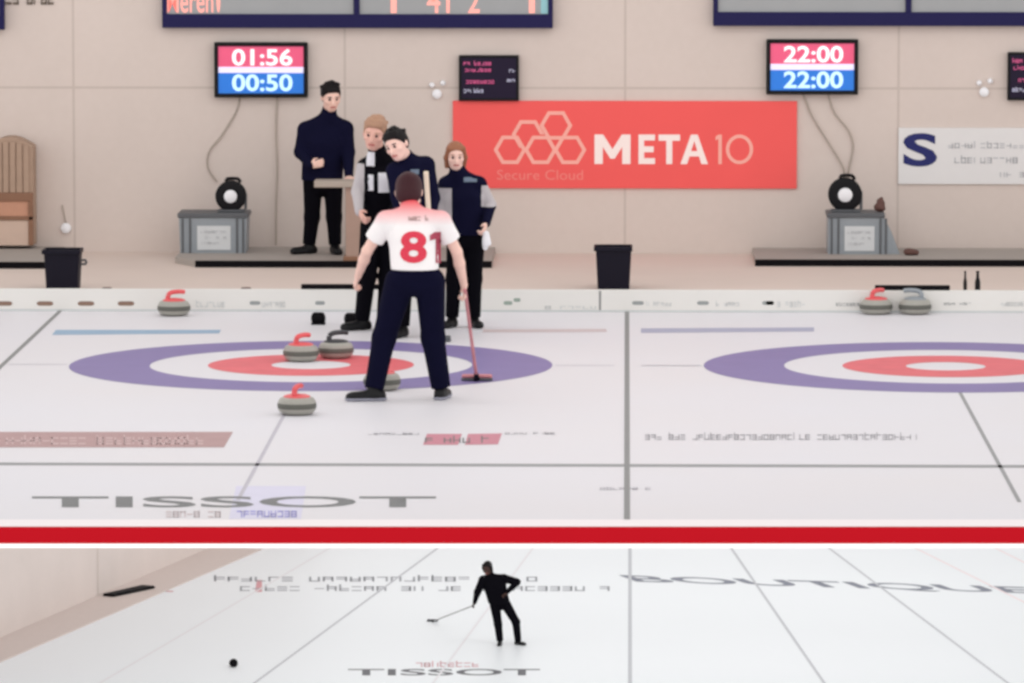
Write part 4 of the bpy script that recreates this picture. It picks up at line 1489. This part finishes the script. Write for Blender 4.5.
# pouch on the right crate and a small one beside it
p = at(880, 213, YC + 0.15)
B = Blob()
B.flat(V((p.x, p.y, t2 + 0.045)), V((p.x + 0.01, p.y, t2 + 0.075)), (0.058, 0.05, 0.045), (0.036, 0.034, 0.04), V((1, 0, 0)), V((0, 1, 0)), 0.03, [(V((0, 0, t2 + 0.002)), V((0, 0, -1)))])
B.cap(V((p.x - 0.01, p.y, t2 + 0.10)), V((p.x + 0.015, p.y, t2 + 0.125)), 0.022, 0.014, 0.02)
tag(link_mesh('pouch', B.mesh(0.006), M_BROWN, None, (p.x, p.y, t2), True), 'small dark brown pouch on the right grey crate beside the reel', 'pouch')
p = at(912, 252, YC - 0.1)
B = Blob()
B.flat(V((p.x - 0.03, p.y, 0.057 + 0.03)), V((p.x + 0.03, p.y, 0.057 + 0.025)), (0.05, 0.05, 0.035), (0.035, 0.04, 0.028), V((1, 0, 0)), V((0, 1, 0)), 0.02, [(V((0, 0, 0.0575)), V((0, 0, -1)))])
tag(link_mesh('pouch', B.mesh(0.006), M_BROWN, None, (p.x, p.y, 0.057), True), 'small brown pouch lying on the platform beside the right grey crate', 'pouch')

# cables from the screens down to the reels
def cable(pts, label, r=0.008):
    P_ = [at(x, y, YW - 0.018) for x, y in pts]
    o = MB().tube(spline(P_, 10), r, 8).build('cable', M_CABLE, None, P_[-1], True)
    tag(o, label, 'cable')


cable([(240, 97), (236, 112), (222, 135), (209, 152), (208, 168), (217, 182)], 'thin cable curving from left clock screen to the left reel')
cable([(277, 97), (276, 130), (277, 170), (276, 205), (276, 245)], 'thin cable hanging straight down right of the left reel')
cable([(803, 94), (812, 116), (828, 142), (842, 165), (845, 178)], 'thin cable slanting from right clock screen to the right reel')
cable([(828, 94), (834, 112), (848, 130), (853, 146), (849, 168), (848, 178)], 'thin curved cable hanging from the right clock screen, the more bent one')
cable([(62, 205), (64, 215), (66, 224)], 'short cable end above the white wall fitting', 0.006)

# wooden stand in front of the coach
p0, p1 = at(314, 181, 50.66), at(373, 181, 50.66)
zt = at(330, 181, 50.66).z
st = thing('wooden_stand', 'wooden stand with grey top in front of the coach in navy', 'stand', ((p0.x + p1.x) / 2, 50.8, 0.0565))
MB().box(p0.x, p1.x, 50.66, 50.93, zt - 0.06, zt, 0.008).build('table_top', M_TAB, st)
q0x, q1x = at(346, 200, 50.8).x, at(373, 200, 50.8).x
MB().box(q0x, q1x, 50.70, 50.89, 0.060, zt - 0.06, 0.006).build('side_panel', M_TABB, st)
b = MB()
b.box(q0x - 0.02, q1x + 0.02, 50.68, 50.91, 0.0568, 0.10, 0.006)
b.build('foot', M_WOODD, st)

# arched wooden cabinet at the left edge
X0, _, X1, _ = wr(-12, 0, 35, 0)
zb0 = 0.0
zt0 = at(10, 138, YW - 0.3).z
yc0 = YW - 0.34
wc = thing('wooden_cabinet', 'tall wooden cabinet with arched top of vertical boards at the left edge', 'cabinet', ((X0 + X1) / 2, YW - 0.2, 0.0))
poly = [(X0, 0.09), (X1, 0.09), (X1, zt0 - 0.08)]
for i in range(1, 9):
    t = i / 9
    poly.append((X1 + (X0 - X1) * t, zt0 - 0.08 + 0.09 * math.sin(math.pi * t)))
poly.append((X0, zt0 - 0.08))
MB().prism(poly, yc0 + 0.03, YW - 0.02).build('carcass', M_WOODL, wc)
zm = at(10, 196, yc0).z
b = MB()
nb = 6
bw = (X1 - X0 - 0.06) / nb
for i in range(nb):
    t = (i + 0.5) / nb
    b.box(X0 + 0.03 + i * bw + 0.006, X0 + 0.03 + (i + 1) * bw - 0.006, yc0 + 0.012, yc0 + 0.032, zm + 0.03, zt0 - 0.09 + 0.06 * math.sin(math.pi * t), 0.004)
b.build('back_boards', M_WOODL, wc)
b = MB()
b.box(X0, X1, yc0 - 0.005, yc0 + 0.035, zm - 0.05, zm + 0.03, 0.006)
b.box(X0, X1, yc0 - 0.005, yc0 + 0.035, at(10, 216, yc0).z - 0.04, at(10, 216, yc0).z, 0.006)
b.box(X1 - 0.045, X1, yc0 - 0.005, yc0 + 0.035, 0.09, zm - 0.05, 0.006)
b.box(X0, X0 + 0.045, yc0 - 0.005, yc0 + 0.035, 0.09, zm - 0.05, 0.006)
b.build('front_frame', M_WOODD, wc)
MB().box(X0 + 0.045, X1 - 0.045, yc0 + 0.01, yc0 + 0.03, at(10, 216, yc0).z, zm - 0.05).build('upper_panel', M_WOODR, wc)
MB().box(X0 + 0.045, X1 - 0.045, yc0 + 0.01, yc0 + 0.03, 0.09, at(10, 216, yc0).z - 0.04).build('lower_panel', M_WOODP, wc)

# hacks on the ice
def hack(px, py, label):
    p = on(px, py)
    root = thing('starting_hack', label, 'hack', (p.x, p.y + 0.05, 0), 'black rubber hacks at the end of the left sheet')
    c = root.location
    MB().box(c.x - 0.056, c.x + 0.056, c.y - 0.05, c.y + 0.05, 0.0, 0.018, 0.004).build('base_plate', M_BLACK, root)
    B = Blob()
    B.flat(V((c.x - 0.03, c.y, 0.05)), V((c.x + 0.03, c.y, 0.05)), (0.03, 0.04, 0.05), (0.03, 0.04, 0.05), V((1, 0, 0)), V((0, 1, 0)), 0.02, [(V((0, 0, 0.015)), V((0, 0, -1)))])
    link_mesh('foot_rest', B.mesh(0.006), M_BLACK, root, smooth=True)


hack(318, 325, 'black rubber hack on the ice behind the two stones in the house')
hack(351, 325.5, 'black rubber hack on the ice by the feet of the blond player')

# black strips on the bumper
def bar(x0, x1, label):
    a, c = at(x0, 292, YB), at(x1, 292, YB)
    o = MB().box(a.x, c.x, YB + 0.003, YB + 0.047, bz, bz + 0.042, 0.008).build('foam_strip', M_BLACK, None, ((a.x + c.x) / 2, YB + 0.025, bz))
    tag(o, label, 'foam strip', 'black foam strips on the bumper')


bar(301, 402, 'black foam strip on the white bumper behind the blond player')
bar(875, 950, 'black foam strip on the white bumper above two stones')


def post(px, r, label):
    p = on(px, 299)
    top = at(px, 271, p.y).z
    o = MB().lathe([(r, 0), (r, top * 0.6), (r * 0.55, top * 0.78), (r * 0.5, top * 0.94), (r * 0.62, top * 0.95), (r * 0.62, top)], (p.x, p.y, 0), n=18).build('bottle', M_BLACKP, None, (p.x, p.y, 0), True)
    tag(o, label, 'bottle', 'dark bottles behind the bumper')


post(965, 0.016, 'thinner dark bottle behind the bumper at right, left of its darker neighbour')
post(977.5, 0.024, 'wider dark bottle behind the bumper at right, right of the thinner one')


def puck(px, py, r, hgt, label, z=0.0, name='rubber_puck', m=M_BROWN):
    p = on(px, py, z)
    o = MB().lathe([(r * 0.92, 0), (r, hgt * 0.2), (r, hgt * 0.75), (r * 0.88, hgt), (0.003, hgt)], (p.x, p.y, z), n=24).build(name, m, None, (p.x, p.y, z), True)
    tag(o, label, 'puck')


puck(107, 291, 0.045, 0.03, 'small brown puck on the walkway right of the left bin')
puck(246, 291, 0.045, 0.03, 'small brown puck on the walkway right of the red handled stone at left')
p = on(506, 248)
MB()
o = MB().frustum(p.x, p.y + 0.2, 0, 0.05, 0.05, 0.04, 0.035, 0.03, 0.006).build('door_wedge', M_GREYD, None, (p.x, p.y + 0.2, 0))
tag(o, 'small dark wedge on the walkway below the left part of the red banner', 'wedge')
# lower rink bits
p = on(233.5, 667, ZL)
B = Blob()
B.flat(V((p.x, p.y, ZL + 0.075)), V((p.x, p.y, ZL + 0.085)), (0.088, 0.088, 0.08), (0.085, 0.085, 0.08), V((1, 0, 0)), V((0, 1, 0)), 0.02, [(V((0, 0, ZL + 0.003)), V((0, 0, -1)))])
tag(link_mesh('ice_marker', B.mesh(0.012), M_BLACK, None, (p.x, p.y, ZL), True), 'small black ball like marker alone on the lower ice at left', 'marker')
a, c = on(106, 598, ZL), on(146, 589, ZL)
d_ = (c - a).normalized()
n_ = V((-d_.y, d_.x, 0))
b = MB()
a = a + n_ * 0.1
c = c + n_ * 0.1
pts = [a, c, c - n_ * 0.35, a - n_ * 0.30]
lo_ = [b.bm.verts.new((p.x, p.y, ZL + 0.031)) for p in pts]
hi_ = [b.bm.verts.new((p.x, p.y, ZL + 0.09)) for p in pts]
b.bm.faces.new(lo_); b.bm.faces.new(hi_)
for i in range(4):
    b.bm.faces.new((lo_[i], lo_[(i + 1) % 4], hi_[(i + 1) % 4], hi_[i]))
bmesh.ops.bevel(b.bm, geom=b.bm.edges[:], offset=0.02, segments=2, affect='EDGES')
o = b.build('rubber_mat', M_BLACK, None, (a + c) * 0.5)
tag(o, 'black rubber mat lying at the foot of the left wall on the lower rink', 'mat')

# ================================================================== LIGHT
w = bpy.data.worlds.new('ambient_fill')
SC.world = w
w.use_nodes = True
bg = w.node_tree.nodes['Background']
bg.inputs['Color'].default_value = (1.0, 0.985, 0.975, 1)
# added ambient light, stronger near the horizon than overhead, to brighten upright surfaces
wn = w.node_tree.nodes
tc = wn.new('ShaderNodeTexCoord')
sp = wn.new('ShaderNodeSeparateXYZ')
mr = wn.new('ShaderNodeMapRange')
w.node_tree.links.new(tc.outputs['Generated'], sp.inputs[0])
w.node_tree.links.new(sp.outputs['Z'], mr.inputs['Value'])
mr.inputs['From Min'].default_value = 0.0
mr.inputs['From Max'].default_value = 1.0
mr.inputs['To Min'].default_value = 1.66
mr.inputs['To Max'].default_value = 0.40
w.node_tree.links.new(mr.outputs[0], bg.inputs['Strength'])


def lamp(name, loc, sx, sy, power, col=(1, 0.98, 0.95)):
    l = bpy.data.lights.new(name, 'AREA')
    l.shape = 'RECTANGLE'
    l.size, l.size_y = sx, sy
    l.energy = power
    l.color = col
    o = bpy.data.objects.new(name, l)
    COL.objects.link(o)
    o.location = loc
    return o


for i, y in enumerate((35.5, 40.5, 45.5)):
    lamp('ceiling_lamp', (-1.0, y, 7.0), 14, 0.8, 130)
for y in (108, 119, 130):
    lamp('ceiling_lamp', (0.0, y, ZL + 9.0), 20, 1.0, 260)

SC.view_settings.view_transform = 'Standard'
SC.view_settings.look = 'None'
SC.view_settings.gamma = 1.0
SC.view_settings.use_curve_mapping = False
SC.view_settings.exposure = 0.0
SC.cycles.filter_width = 3.0
